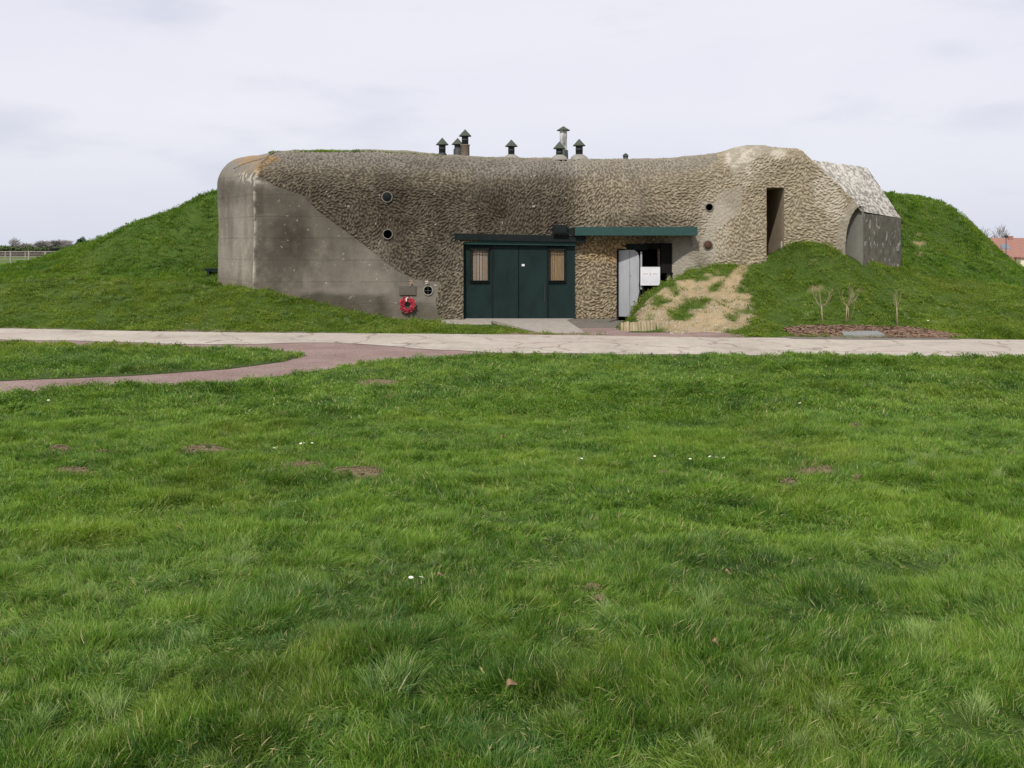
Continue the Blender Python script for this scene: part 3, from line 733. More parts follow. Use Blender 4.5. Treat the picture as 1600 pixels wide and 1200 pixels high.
# garage front
GY = wallY(810)-.02; YD = GY+.10
def gx(px): return X(px, YD)
def gz(py): return Z(py, YD)
DB = gz(498.5)
b = MB(); b.hexa([(gx(707), GY-.20, gz(364.5)), (gx(914), GY-.16, gz(369)), (gx(914), GY-.16, gz(379)), (gx(707), GY-.20, gz(375))],
                 [(gx(707), GY+.12, gz(364.5)), (gx(914), GY+.16, gz(369)), (gx(914), GY+.16, gz(379)), (gx(707), GY+.12, gz(375))])
b.build('lintel', M['black'], bunker, bevel=.008)
b = MB(); b.hexa([(gx(721), GY-.10, gz(375.2)), (gx(899), GY-.07, gz(379.2)), (gx(899), GY-.07, gz(384)), (gx(721), GY-.10, gz(381.5))],
                 [(gx(721), GY+.08, gz(375.2)), (gx(899), GY+.08, gz(379.2)), (gx(899), GY+.08, gz(384)), (gx(721), GY+.08, gz(381.5))])
b.build('head_rail', M['green_beam'], bunker, bevel=.006)
gd = empty('garage_door', (0, 0, 0)); gd.parent = bunker
for a, c_ in ((770.5, 810), (810.8, 855)):
    b = MB(); b.box(gx(a), gx(c_), YD-.03, YD+.03, DB, gz(383)); b.build('door_leaf', M['green'], gd, bevel=.006)
b = MB(); b.box(gx(768.8), gx(770.4), YD-.05, YD+.03, DB, gz(383)); b.box(gx(855.2), gx(857), YD-.05, YD+.03, DB, gz(383)); b.box(gx(770.5), gx(855), YD-.055, YD-.032, gz(384.5), gz(382)); b.build('door_frame', M['black'], gd)
b = MB(); b.box(gx(815.2), gx(819.6), YD-.036, YD-.031, gz(415.8), gz(412.6)); b.build('label_plate', M['board'], gd)
b = MB(); b.tube([(gx(851), YD-.05, gz(472)), (gx(851.5), YD-.06, gz(442))], .010, 6); b.build('hinge_bar', M['iron'], gd)
for a, c_, w0, w1, cm in ((722, 768.7, 737, 762, 'curtain_grey'), (857.1, 898, 858.5, 881.5, 'curtain')):
    p = MB()
    wb, wt = gz(439), gz(389)
    yy0, yy1 = YD-.01, YD+.03
    p.box(gx(a), gx(w0), yy0, yy1, DB, gz(380)); p.box(gx(w1), gx(c_), yy0, yy1, DB, gz(380))
    p.box(gx(w0), gx(w1), yy0, yy1, DB, wb); p.box(gx(w0), gx(w1), yy0, yy1, wt, gz(380))
    sp = p.build('side_panel', M['green'], gd)
    w = MB()
    w.box(gx(w0)-.045, gx(w0), yy0-.06, yy0+.02, wb-.05, wt+.04); w.box(gx(w1), gx(w1)+.045, yy0-.06, yy0+.02, wb-.05, wt+.04)
    w.box(gx(w0), gx(w1), yy0-.06, yy0+.02, wb-.05, wb); w.box(gx(w0), gx(w1), yy0-.06, yy0+.02, wt, wt+.04)
    w.build('window_frame', M['black'], gd)
    q = MB(); n = 7; x0_, x1_ = gx(w0)+.0, gx(w1)-.0; vs = []; fs = []
    nn = 60
    for k in range(nn+1):
        xx = x0_+(x1_-x0_)*k/nn; yo = YD+.06+.018*math.sin(k*1.15)+.006*math.sin(k*2.7)
        vs += [(xx, yo, wb-.02), (xx, yo, wt+.02)]
    fs = [(2*k, 2*k+2, 2*k+3, 2*k+1) for k in range(nn)]
    q.add(vs, fs); q.build('curtain', M[cm], gd, True)
    for k in range(5):
        xx = x0_+(x1_-x0_)*(k+.5)/5
        r = MB(); r.tube([(xx, yy0-.09, wb-.05), (xx, yy0-.09, wt+.06), (xx, yy0-.02, wt+.075)], .0085, 6); r.build('window_bar', M['black'], gd, True)
    r = MB(); r.box(gx(w0)-.05, gx(w1)+.05, yy0-.10, yy0-.08, wb+.0, wb+.02); r.build('bar_rail', M['black'], gd); r = MB(); r.box(gx(w0)-.05, gx(w1)+.05, yy0-.10, yy0-.08, wt-.03, wt-.01); r.build('bar_rail', M['black'], gd); r = MB()
# near-black sheet standing for the darkness behind the front
b = MB(); b.box(gx(722), gx(897), YD+.12, YD+.2, -.2, gz(378)); b.build('dark_backing', M['dark'], bunker)
# flood light and bracket on the lintel
b = MB(); b.box(X(863, GY), X(886, GY), GY-.32, GY-.05, Z(366.5, GY), Z(351.5, GY)); b.box(X(865, GY), X(884, GY), GY-.34, GY-.32, Z(364.5, GY), Z(353.5, GY))
b.build('flood_light', M['black'], bunker, bevel=.01)
b = MB(); b.box(X(886, GY), X(897, GY), GY-.22, GY-.03, Z(367.5, GY), Z(357, GY)); b.tube([(X(890, GY), GY-.15, Z(360, GY)), (X(898, GY), GY-.2, Z(355, GY)), (X(900, GY), GY-.1, Z(362, GY))], .015, 6)
b.build('bracket', M['black'], bunker, bevel=.006)
# canopy
b = MB(); x0_, x1_ = X(898.5, CY), X(1090, CY); zt_, zb_ = Z(354.5, CY), Z(368, CY)
b.box(x0_, x1_, CY, CY+.05, zb_, zt_)
b.box(x0_, x0_+.05, CY+.051, 28.85, zb_+.005, zt_-.003); b.box(x0_+.051, x1_, CY+.051, 29.6, zb_+.06, zb_+.10, 1)
b.build('canopy', [M['green_beam'], M['black']], bunker, bevel=.004)
# side entrance
EY = wallY(1000)+.40; 
def ex(px): return X(px, EY)
def ez(py): return Z(py, EY)
b = MB(); b.box(ex(954), ex(1010.5), EY-.10, EY+.1, ez(391), ez(381)); b.build('entrance_lintel', M['black'], bunker, bevel=.008)
b = MB(); b.box(ex(962.3), ex(966.3), EY-.05, EY+.1, -.1, ez(391)); b.build('door_post', M['black'], bunker)
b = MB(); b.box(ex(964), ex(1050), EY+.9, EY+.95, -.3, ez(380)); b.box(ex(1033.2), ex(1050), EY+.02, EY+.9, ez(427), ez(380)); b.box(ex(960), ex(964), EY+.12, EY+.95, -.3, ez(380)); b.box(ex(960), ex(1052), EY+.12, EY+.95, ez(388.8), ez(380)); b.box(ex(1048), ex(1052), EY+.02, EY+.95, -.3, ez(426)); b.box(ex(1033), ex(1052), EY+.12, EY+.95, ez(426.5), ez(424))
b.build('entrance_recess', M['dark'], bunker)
ed = empty('entrance_door', (0, 0, 0)); ed.parent = bunker
def dpt(t, py): # leaf swung open, running from the post outwards to the right
    return (ex(966.6)*(1-t)+X(1001, EY-.28)*t, (EY-.02)*(1-t)+(EY-.28)*t, Z(py, EY-.14))
prof = [(0, 495), (.62, 495), (.80, 482), (.90, 462), (.97, 450), (.93, 442), (.97, 430), (.97, 410), (.95, 403), (.88, 395), (.72, 390.5), (0, 390.5)]
q0 = [dpt(t, p) for t, p in prof]; q1 = [(x, y+.05, z) for x, y, z in q0]; n = len(q0)
b = MB(); b.add(q0+q1, [tuple(range(n)), tuple(range(2*n-1, n-1, -1))]+[(i, (i+1) % n, (i+1) % n+n, i+n) for i in range(n)]); b.build('door_leaf', M['white_paint'], ed, bevel=.006)
b = MB()
for t, p0, p1 in ((.50, 392, 493), (.55, 430, 432)):
    a0 = dpt(t, p1); a1 = dpt(t, p0); b.box(a0[0]-.008, a0[0]+.008, a0[1]-.018, a0[1]-.002, a0[2], a1[2])
b.build('seam', M['wire'], ed)
b = MB(); e0 = dpt(.99, 392); b.box(e0[0]-.0, e0[0]+.05, e0[1]-.0, e0[1]+.06, dpt(.99, 452)[2], dpt(.99, 393)[2]); b.build('door_edge', M['white_paint'], ed, bevel=.006)
b = MB(); e1 = dpt(.93, 400); b.tube([e1, dpt(.955, 406), dpt(.95, 440), dpt(.93, 446), dpt(.965, 458), dpt(.975, 470)], .014, 6); b.build('latch_bar', M['iron'], ed)

# plaque
PY = wallY(637)-.03
b = MB(); b.box(X(624, PY), X(650, PY), PY-.03, PY+.06, Z(461, PY), Z(446.5, PY)); 
pq = b.build('plaque', M['bronze'], bunker, bevel=.006)
for k in range(4):
    b = MB(); z_ = Z(449.5+k*2.9, PY); x_ = X(626.5, PY); 
    while x_ < X(646, PY):
        w_ = random.uniform(.025, .06); b.box(x_, x_+w_, PY-.034, PY-.031, z_-.009, z_+.007); x_ += w_+.014
    b.build('lettering', M['ink'], pq)
# roof vent pipes  (column, cap top, cap foot, half width, foot, pipe half width)
def vent(px, ct, cf, hw, foot, pw, Y, kind=0):
    e = empty('vent_pipe', (0, 0, 0)); e.parent = bunker
    cx = X(px, Y); k = Y/F; lean = .0
    b = MB()
    if kind == 3: b.lathe((cx, Y, 0), [(pw*k, Z(foot+14, Y)), (pw*k*1.02, Z(cf-1, Y))], 20)
    else: b.lathe((cx, Y, 0), [(pw*k, Z(foot+14, Y)), (pw*k, Z(cf+7, Y)), (pw*k*1.06, Z(cf+7, Y)), (pw*k*1.06, Z(cf+6, Y)), (pw*k, Z(cf+6, Y)), (pw*k, Z(cf-3, Y))], 20)
    b.build('pipe', M['glint_metal'] if kind == 3 else M['iron'], e, True)
    b = MB(); b.lathe((cx, Y, 0), [(.004, Z(ct, Y)), (hw*k*.5, Z((ct+cf)/2, Y)), (hw*k, Z(cf, Y)), (hw*k*.98, Z(cf+.7, Y)), (.01, Z(cf-2.5, Y))], 22); b.build('cap', M['iron_cap'], e)
    if kind == 1:
        b = MB(); b.lathe((cx, Y, 0), [(pw*k*1.35, Z(foot+8, Y)), (pw*k*1.32, Z(228, Y)), (pw*k*1.5, Z(227.5, Y)), (pw*k*1.45, Z(226, Y)), (.02, Z(226, Y))], 20); b.build('clay_collar', M['clay'], e, True)
    elif kind == 2:
        b = MB(); b.lathe((cx, Y, 0), [(pw*k*2.6, Z(foot+6, Y)), (pw*k*2.2, Z(foot+1, Y)), (pw*k*1.2, Z(foot-2.5, Y)), (.02, Z(foot-2.5, Y))], 14); b.build('mortar_base', M['mortar'], e, True)
    else:
        b = MB(); b.lathe((cx, Y, 0), [(pw*k*1.35, Z(foot+8, Y)), (pw*k*1.3, Z(foot-5, Y)), (pw*k, Z(foot-6, Y))], 18); b.build('collar', M['iron'], e, True)
vent(691, 215, 226, 10, 245, 5.3, 29.3)
vent(715, 215.5, 225.5, 9.5, 238, 5, 31.0)
vent(726.7, 202, 212.5, 10, 247, 5.2, 29.5, 1)
vent(799, 218, 228.5, 10, 244, 5, 29.7, 2)
vent(880.3, 197, 203.5, 10.5, 240, 5.6, 31.3, 3)
vent(874, 221, 232, 9.7, 244.5, 5.2, 29.6, 2)
vent(905, 217, 227.5, 10, 244, 5.6, 29.9, 2)
vent(977.5, 239, 243.5, 5, 247, 3, 31.5)

# forecourt slabs
b = MB()
PZ = Z(498.5, wallY(800)); 
def q(px, py, z): x, y = gp(px, py, z); return (x, y, z)
pl = [q(690, 503, PZ), q(768, 503, PZ), (X(768, 28.6), 28.6, PZ), (X(688, 28.6), 28.6, PZ)]
b.hexa([(x, y, -.05) for x, y, z in pl], pl); b.build('door_step', M['slab'])
tag(bpy.data.objects['door_step'], 'low concrete slab step left of the ramp, beside the pebbled wall', 'step')
b = MB(); pl = [q(886, 503, PZ), q(952, 502, PZ), (X(965, 28.6), 28.6, PZ), (X(884, 28.6), 28.6, PZ)]
b.hexa([(x, y, -.05) for x, y, z in pl], pl)
pl2 = [q(893, 511, .035), q(962, 511, .035), (X(975, 28.4), 28.4, .035), (X(890, 28), 28, .035)]
b.hexa([(x, y, -.05) for x, y, z in pl2], pl2)
o = b.build('door_step', M['slab_dark']); tag(o, 'two shallow concrete steps right of the ramp, beside the side entrance', 'step')
b = MB(); pl = [q(846, 520, .014), q(914, 519.5, .014), (X(885.6, 28.0), 28.0, PZ+.012), (X(898, 28.65), 28.65, PZ+.012), (X(722, 28.65), 28.65, PZ+.012), (X(767, 28.0), 28.0, PZ+.012)]
top = pl; bot = [(x, y, -.05) for x, y, z in pl]; n = len(pl)
b.add(top+bot, [tuple(range(n))]+[(i, (i+1) % n, (i+1) % n+n, i+n) for i in range(n)])
o = b.build('ramp', M['slab']); tag(o, 'pale concrete ramp leading up to the green garage doors', 'ramp')
rp = [gp(*t) for t in [(800, 520), (845, 518.5), (900, 510), (965, 507), (980, 512), (985, 520), (1040, 520), (1100, 519), (1160, 523), (1180, 527.5), (1040, 527), (880, 525.5), (760, 524)]]
poly_sheet('gravel_apron', rp, .0085, M['red'], 'patch of red gravel between the ramp, the log edging and the path', 'gravel')
def gpt(px, py):
    Y = 23.0
    for _ in range(400):
        z = float(height(np.array([X(px, Y)]), np.array([Y]))[0])
        if HOR+F*(CH-z)/Y <= py: break
        Y += .01
    return (X(px, Y), Y)
mu = [gpt(a, b_) for a, b_ in MULCH]
poly_sheet('mulch_bed', mu, .02, M['mulch'], 'strip of brown bark mulch bed beneath the saplings', 'mulch', zfun=True)
def chips():
    n = 5200; V = []; Fc = []
    xs = rng.uniform(X(1215, 24), X(1510, 24.8), n); ys = rng.uniform(23.3, 25.6, n); zs = height(xs, ys); ppx = 800+F*xs/ys; ppy = HOR+F*(CH-zs)/ys
    ok = inpoly(ppx+rng.normal(0, 3, n), ppy+rng.normal(0, .6, n), MULCH); k = 0
    for x, y, z in zip(xs[ok], ys[ok], zs[ok]):
        a = random.uniform(0, PI); l = random.uniform(.02, .055); w = random.uniform(.01, .025); t = random.uniform(-.01, .01)
        dx, dy = math.cos(a), math.sin(a); zz = z+.022+random.uniform(0, .012)
        V += [(x-dx*l-dy*w, y-dy*l+dx*w, zz-t), (x+dx*l-dy*w, y+dy*l+dx*w, zz+t), (x+dx*l+dy*w, y+dy*l-dx*w, zz+t+.01), (x-dx*l+dy*w, y-dy*l-dx*w, zz-t+.01)]; Fc.append((k, k+1, k+2, k+3)); k += 4
    o = npmesh('mulch_chips', np.array(V), np.array(Fc), M['mulch'], smooth=False); tag(o, 'loose brown bark chips lying over the sapling bed', 'mulch', kind='stuff')
chips()
b = MB(); pl = [q(1318, 522.5, .075), q(1382, 522, .075), q(1372, 516.8, .085), q(1314, 517.2, .085)]
b.hexa([(x, y, z-.1) for x, y, z in pl], pl); o = b.build('cover_slab', M['grey_slab'], bevel=.006); tag(o, 'flat grey slab lying in the bark mulch before the saplings', 'slab')
# strip of edging concrete between mulch and path
ep = [gp(*t) for t in [(1215, 527.2), (1300, 526.6), (1480, 529.6), (1500, 531.6), (1350, 531.5), (1240, 530.4)]]
poly_sheet('kerb_strip', ep, .017, M['slab_dark'], 'brown earthy strip between mulch bed and concrete path', 'kerb')

# ---------------------------------------------------------------- things by the bunker
# wreath
WY = wallY(637)-.10; wc = Vector((X(637, WY), WY, Z(476, WY)))
wr = tag(empty('wreath', wc), 'round red poppy wreath hanging on the wall below the small plaque', 'wreath')
b = MB(); R = 9.0/F*WY
pts = [(R*math.cos(a), .02, R*math.sin(a)) for a in np.linspace(0, 2*PI, 25)]
b.tube(pts, .045, 8, 0, False); b.build('ring', simple('wreath_ring', (.16, .015, .025), (.25, .03, .05)), wr, True)
b = MB()
for k in range(190):
    a = random.uniform(0, 2*PI); rr = R+random.uniform(-.055, .06); c0 = Vector((rr*math.cos(a), -.03-random.uniform(0, .045), rr*math.sin(a)))
    nrm = Vector((random.gauss(0, .45), -1, random.gauss(0, .45))).normalized(); t1 = nrm.cross(Vector((0, 0, 1))).normalized(); t2 = nrm.cross(t1); s = random.uniform(.022, .034)
    ring = [c0+(t1*math.cos(u)+t2*math.sin(u))*s*(1+.2*math.sin(3*u))+nrm*.012 for u in np.linspace(0, 2*PI, 8, endpoint=False)]
    b.add([tuple(c0)]+[tuple(v) for v in ring], [(0, i+1, (i+1) % 8+1) for i in range(8)])
b.build('poppies', M['poppy'], wr)
b = MB(); b.hexa([(-.045, -.10, .10), (-.01, -.10, .10), (-.01, -.10, .20), (-.045, -.10, .20)], [(-.045, -.09, .10), (-.01, -.09, .10), (-.01, -.09, .20), (-.045, -.09, .20)])
b.hexa([(-.01, -.10, .20), (.02, -.10, .18), (.03, -.10, .21), (0, -.10, .23)], [(-.01, -.09, .20), (.02, -.09, .18), (.03, -.09, .21), (0, -.09, .23)]); b.build('ribbon', M['cream'], wr)
# withered posy tucked above the plaque
for (hx, hy, lab) in ((643, 441, 'small withered pink posy fixed above the bronze plaque'), (666.5, 440, 'small pale dried posy fixed above the barred round opening')):
    c0 = Vector((X(hx, PY), PY-.06, Z(hy, PY))); b = MB()
    for k in range(16):
        d = Vector((random.gauss(0, .04), random.uniform(-.05, 0), random.gauss(0, .05)))
        if lab[6] == 'p': d *= .6
        b.tube([(0, .05, -.03), tuple(d)], .004, 4); s = random.uniform(.009, .017)
        b.lathe((d.x, d.y, d.z), [(.001, s), (s, 0), (.001, -s)], 6)
    o = b.build('posy', M['cream'] if hx > 650 else simple('faded_pink', (.45, .28, .2), (.7, .5, .4), 30)); o.location = c0; tag(o, lab, 'flowers')
# notice board leaning in the side entrance
NY = EY-.34
nb = tag(empty('notice_board', (X(1016, NY), NY, Z(446, NY))), 'white two column notice board standing in the dark side entrance beside the white door', 'notice board')
w = 15.3/F*NY; h = 29/F*NY
b = MB(); b.box(-w, w, -.012, .012, 0, h); b.build('board', M['board'], nb, bevel=.003)
def lines(n0, n1, x0, x1, m_, nm, th):
    for k in range(n0, n1):
        b = MB(); z = h*(.86-k*.052); x = x0
        while x < x1-.01:
            l = min(random.uniform(.015, .05), x1-x); b.box(x, x+l, -.0155, -.0125, z, z+th); x += l+.009
        b.build(nm, m_, nb)
pale = simple('faint_print', (.48, .48, .52), (.58, .58, .62), 8)
b = MB()
def word(b, x0, x1, z, hh):   # row of letter-like strokes
    x = x0
    while x < x1:
        l = hh*.55; b.box(x, x+.004, -.0155, -.0125, z, z+hh); b.box(x+.004, x+l, -.0155, -.0125, z+random.choice([0, hh*.45, hh*.8]), z+random.choice([0, hh*.45, hh*.8])+.006); x += l+.005
word(b, -w*.74, -w*.22, h*.60, .022); b.build('heading', M['redink'], nb)
b = MB(); word(b, w*.26, w*.68, h*.60, .020); b.build('heading', M['ink'], nb)
# the numeral between the headings
b = MB(); b.box(-.004, .006, -.0155, -.0125, h*.56, h*.68); b.box(-.016, -.004, -.0155, -.0125, h*.655, h*.67); b.box(-.018, .020, -.0155, -.0125, h*.55, h*.56); b.build('numeral', M['redink'], nb)
lines(7, 14, -w*.85, -w*.1, pale, 'text_line', .006); lines(7, 14, w*.12, w*.85, pale, 'text_line', .006)
b = MB(); b.box(-.002, .002, -.0155, -.0125, h*.16, h*.97); b.box(-w*.95, w*.95, -.0155, -.0125, h*.155, h*.16); b.box(-w*.95, w*.95, -.0155, -.0125, h*.975, h*.985); b.build('rule_lines', pale, nb)
b = MB(); b.box(-.004, .004, -.0155, -.0125, h*.05, h*.13); b.build('mark', M['ink'], nb)
b = MB(); zg = -(Z(446, NY)-.0)
b.box(-w*.8, -w*.8+.04, .013, .05, zg, h*.9); b.box(w*.8-.04, w*.8, .013, .05, zg, h*.9); b.build('leg', M['black'], nb)

# log edging
le = tag(empty('log_edging', (X(1007, 25), 25, 0)), 'low curved row of split upright logs retaining the foot of the earth bank', 'edging')
xs = np.linspace(972, 1037, 15)
for i, px in enumerate(xs):
    Y = 25.30-.12*math.sin(i/14*PI)
    r = random.uniform(.037, .046); tp = Z(503.5-1.0*math.sin(i/14*PI)+random.uniform(-1.2, 1.2), Y); ln = .05*(i-3)/12*.6+random.gauss(0, .012)
    cx = X(px, Y)-X(1007, 25); cyy = Y-25
    b = MB(); b.tube([(cx, cyy, -.05), (cx-ln*.5, cyy+.01, tp*.5), (cx-ln, cyy+.02, tp)], [r, r*1.02, r*.97], 9)
    b.build('log', M['log'], le, False, .006)

# bench left of the bunker
Yb = 32.0; zg = float(height(np.array([X(335, Yb)]), np.array([Yb]))[0])
bn = tag(empty('bench', (X(333, Yb), Yb, zg)), 'low dark green bench on the grass against the left end of the bunker', 'bench')
zs_ = Z(419, Yb)-zg
b = MB(); x0_, x1_ = X(322, Yb)-X(333, Yb), X(352, Yb)-X(333, Yb)
for k in range(3): b.box(x0_, x1_, -.16+k*.11, -.07+k*.11, zs_-.05, zs_)
b.build('seat', M['green'], bn, bevel=.006)
b = MB(); b.box(x0_+.03, x1_-.03, -.14, .14, zs_-.10, zs_-.052); b.build('rail', M['green'], bn)
for x_ in (x0_+.07, x1_-.1):
    b = MB(); b.box(x_, x_+.07, -.13, .13, -.1, zs_-.10); b.build('leg', M['green'], bn)

# saplings
def sapling(px, py, Y, seed, top, spread, n, label, second=False):
    rnd = random.Random(seed); x = X(px, Y); zg = float(height(np.array([x]), np.array([Y]))[0])
    s = tag(empty('sapling', (x, Y, zg)), label, 'sapling', 'bare saplings in the mulch bed')
    fork = Z(py, Y)-zg
    b = MB(); lean = rnd.uniform(-.03, .03)
    b.tube([(0, 0, -.05), (lean*.3, 0, fork*.5), (lean, 0, fork)], [.019, .016, .017], 7)
    if second: b.tube([(.05, .02, -.05), (.07, .02, fork*.5), (.05, 0, fork*.95)], [.012, .011, .01], 6); b.tube([(.12, .02, .05), (.20, .05, .3), (.25, .03, .62)], [.006, .005, .003], 5)
    b.build('trunk', M['bark'], s, True)
    b = MB(); T = Z(top, Y)-zg-fork
    for k in range(n):
        a = rnd.uniform(0, 2*PI); sp = spread*rnd.uniform(.45, 1); hh = T*rnd.uniform(.7, 1.0); dx, dy = math.cos(a), math.sin(a)
        p0 = Vector((lean, 0, fork-rnd.uniform(0, .05))); p1 = p0+Vector((dx*sp*.55, dy*sp*.55, hh*.22)); p2 = p0+Vector((dx*sp*.95, dy*sp*.95, hh*.6)); p3 = p0+Vector((dx*sp*rnd.uniform(.85, 1.15), dy*sp, hh))
        b.tube([p0, p1, p2, p3], [.008, .006, .004, .0015], 5)
        for q_ in range(2):
            t = rnd.random(); o_ = p1.lerp(p3, t); d = Vector((rnd.gauss(dx*.3, .5), rnd.gauss(dy*.3, .5), rnd.uniform(.5, 1.2))).normalized()*rnd.uniform(.1, .28)
            b.tube([o_, o_+d*.5+Vector((0, 0, .01)), o_+d], [.003, .0022, .001], 4)
    b.build('crown', M['bark'], s)
sapling(1285, 478, 25.0, 1, 447, .30, 9, 'bare sapling with a single straight stem, at the left end of the mulch bed')
sapling(1322, 476, 25.1, 2, 446, .34, 10, 'bare sapling with twin stems and widest crown, second in the mulch bed', True)
sapling(1402, 478, 24.9, 3, 456, .13, 7, 'small narrow bare sapling standing apart at the right of the mulch bed')

# ---------------------------------------------------------------- far left: fences, hedge, trees
def fence(name, label, posts, Y, base, top, rails):
    e = tag(empty(name, (X(posts[0], Y), Y, 0)), label, 'fence'); ox = X(posts[0], Y)
    def gz_(x): return float(height(np.array([x]), np.array([Y]))[0])
    for px in posts:
        x = X(px, Y); b = MB(); w = .085 if Y < 100 else .08; b.box(x-ox-w/2*1.3, x-ox+w/2*1.3, -w/2, w/2, gz_(x)-.3, Z(top, Y)); b.build('post', M['post'], e)
    for py in rails:
        b = MB(); b.box(X(posts[0], Y)-ox, X(posts[-1], Y)-ox, -.035, .035, Z(py, Y)-.025, Z(py, Y)+.025); b.build('rail', M['wire'], e)
fence('paddock_fence', 'nearer pale post and wire fence at the far left edge of the field', [-160, -130, -100, -70, -41, -12, 16.6, 45, 71, 96, 124], 95, 412, 392, [392.8, 397, 401, 405])
fence('field_fence', 'farther low post and wire fence running before the brown hedge', [-180, -146, -115, -84, -54, -23, 8, 39.4, 70, 101], 135, 403.5, 393, [393.6, 397, 400])
def twigball(b, c0, rx, rz, n, rnd, up=.4, th=.03):
    for k in range(n):
        d = Vector((rnd.gauss(0, 1), rnd.gauss(0, 1), rnd.gauss(0, 1))).normalized(); r = rnd.random()**.5
        p = Vector((c0[0]+d.x*rx*r, c0[1]+d.y*rx*r, c0[2]+d.z*rz*r))
        q_ = p+(Vector((d.x*rx, d.y*rx, abs(d.z)*rz))*.35+Vector((rnd.gauss(0, .2)*rx, 0, up*rz*rnd.random()*.6)))
        a = (q_-p).cross(Vector((0, 1, 0))).normalized()*th
        b.add([p-a, p+a, q_+a*.3, q_-a*.3], [(0, 1, 2, 3)])
def leafball(b, c0, rx, ry, rz, n, rnd, s=.2):
    for k in range(n):
        d = Vector((rnd.gauss(0, 1), rnd.gauss(0, 1), rnd.gauss(0, 1))).normalized(); r = rnd.random()**.4*(1+.25*math.sin(d.x*7+c0[0])*math.cos(d.z*6))
        p = Vector((c0[0]+d.x*rx*r, c0[1]+d.y*ry*r, c0[2]+d.z*rz*r)); a = Vector((rnd.gauss(0, 1), rnd.gauss(0, 1), rnd.gauss(0, 1))).normalized(); c_ = a.cross(d if abs(a.dot(d)) < .95 else Vector((0, 0, 1))).normalized(); ss = s*rnd.uniform(.5, 1.3)
        b.add([p-a*ss, p-c_*ss*.6, p+a*ss, p+c_*ss*.6], [(0, 1, 2, 3)])
def far_tree(name, label, px, top, base, Y, wpx, seed, cat='tree', group=None, dens=260, th=.035, mt='twig'):
    rnd = random.Random(seed); x = X(px, Y); zg = float(height(np.array([x]), np.array([Y]))[0]); k = Y/F
    e = tag(empty(name, (x, Y, zg)), label, cat, group); zt = Z(top, Y)-zg; fork = zt*.35
    b = MB(); b.tube([(0, 0, -.3), (0, 0, fork), (.1, 0, zt*.8)], [.14, .10, .03], 7)
    b.build('trunk', M['twig'], e)
    b = MB(); W = wpx*k/2
    for i in range(9):
        a = rnd.uniform(0, 2*PI); q_ = Vector((math.cos(a)*W*.8, math.sin(a)*W*.8, fork+(zt-fork)*rnd.uniform(.5, .9)))
        b.tube([(0, 0, fork*rnd.uniform(.7, 1.1)), tuple(q_*.5+Vector((0, 0, fork*.45))), tuple(q_)], [.06, .045, .02], 5)
    if mt == 'twig': twigball(b, (0, 0, (zt+fork)/2), W, (zt-fork)/2*.95, dens, rnd, th=th)
    else: leafball(b, (0, 0, (zt+fork*.3)/2), W, W*.8, (zt-fork*.3)/2, dens, rnd, .22)
    b.build('crown', M[mt], e)
far_tree('bare_tree', 'slender bare tree sticking up highest above the far left hedge', 23, 373, 400, 160, 15, 1, dens=190, th=.045)
far_tree('bare_tree', 'rounded bare tree left of the broad grey clump above the hedge', 41, 380, 400, 165, 17, 2, dens=420, th=.05)
far_tree('bare_tree', 'grey bare tree between two others, just left of the dark shelter', 67, 377.5, 400, 170, 22, 3, dens=620, th=.06)
far_tree('bare_tree', 'broad dense grey tree rising directly behind the dark shelter', 92, 376.5, 400, 175, 34, 4, dens=1100, th=.07)
far_tree('evergreen_tree', 'dark evergreen peeping over the left mound near its ridge', 127, 371, 400, 150, 18, 5, dens=900, mt='evergreen')
for i, (p0, p1, py0, py1, m_, nm, lb, cat) in enumerate([(-220, 120, 391, 404, 'hedge', 'brown_hedge', 'long leafless brown hedge behind the farther fence at far left', 'hedge'), (-220, 110, 385.5, 393, 'bush', 'green_hedge', 'green bushy hedge top rising behind the leafless brown hedge', 'hedge')]):
    Y = 150+i*4; b = MB(); rnd = random.Random(30+i); px = p0
    while px < p1:
        zz0, zz1 = Z(py1, Y), Z(py0+rnd.uniform(-2.0, 1.5)*(1 if i else .4), Y)
        if m_ == 'hedge': leafball(b, (X(px, Y), Y, (zz0+zz1)/2), .9, .7, (zz1-zz0)/2, 75, rnd, .13)
        else: leafball(b, (X(px, Y), Y, (zz0+zz1)/2), 1.0, .8, (zz1-zz0)/2*1.1, 70, rnd, .2)
        px += 6
    b.box(X(p0, Y), X(p1, Y), Y+.3, Y+.6, -.5, (Z(py1, Y)+2*Z(py0, Y))/3-.1)
    o = b.build(nm, M[m_]); tag(o, lb, cat)
Y = 140; b = MB(); sh = tag(empty('field_shelter', (X(85, Y), Y, .2)), 'small dark field shelter in front of the far left trees', 'shelter')
b.box(-.5, .5, -.5, .5, -.1, 1.45); b.build('wall', M['black'], sh); b = MB(); b.box(-.6, .6, -.6, .6, 1.452, 1.55); b.build('roof', M['iron'], sh)

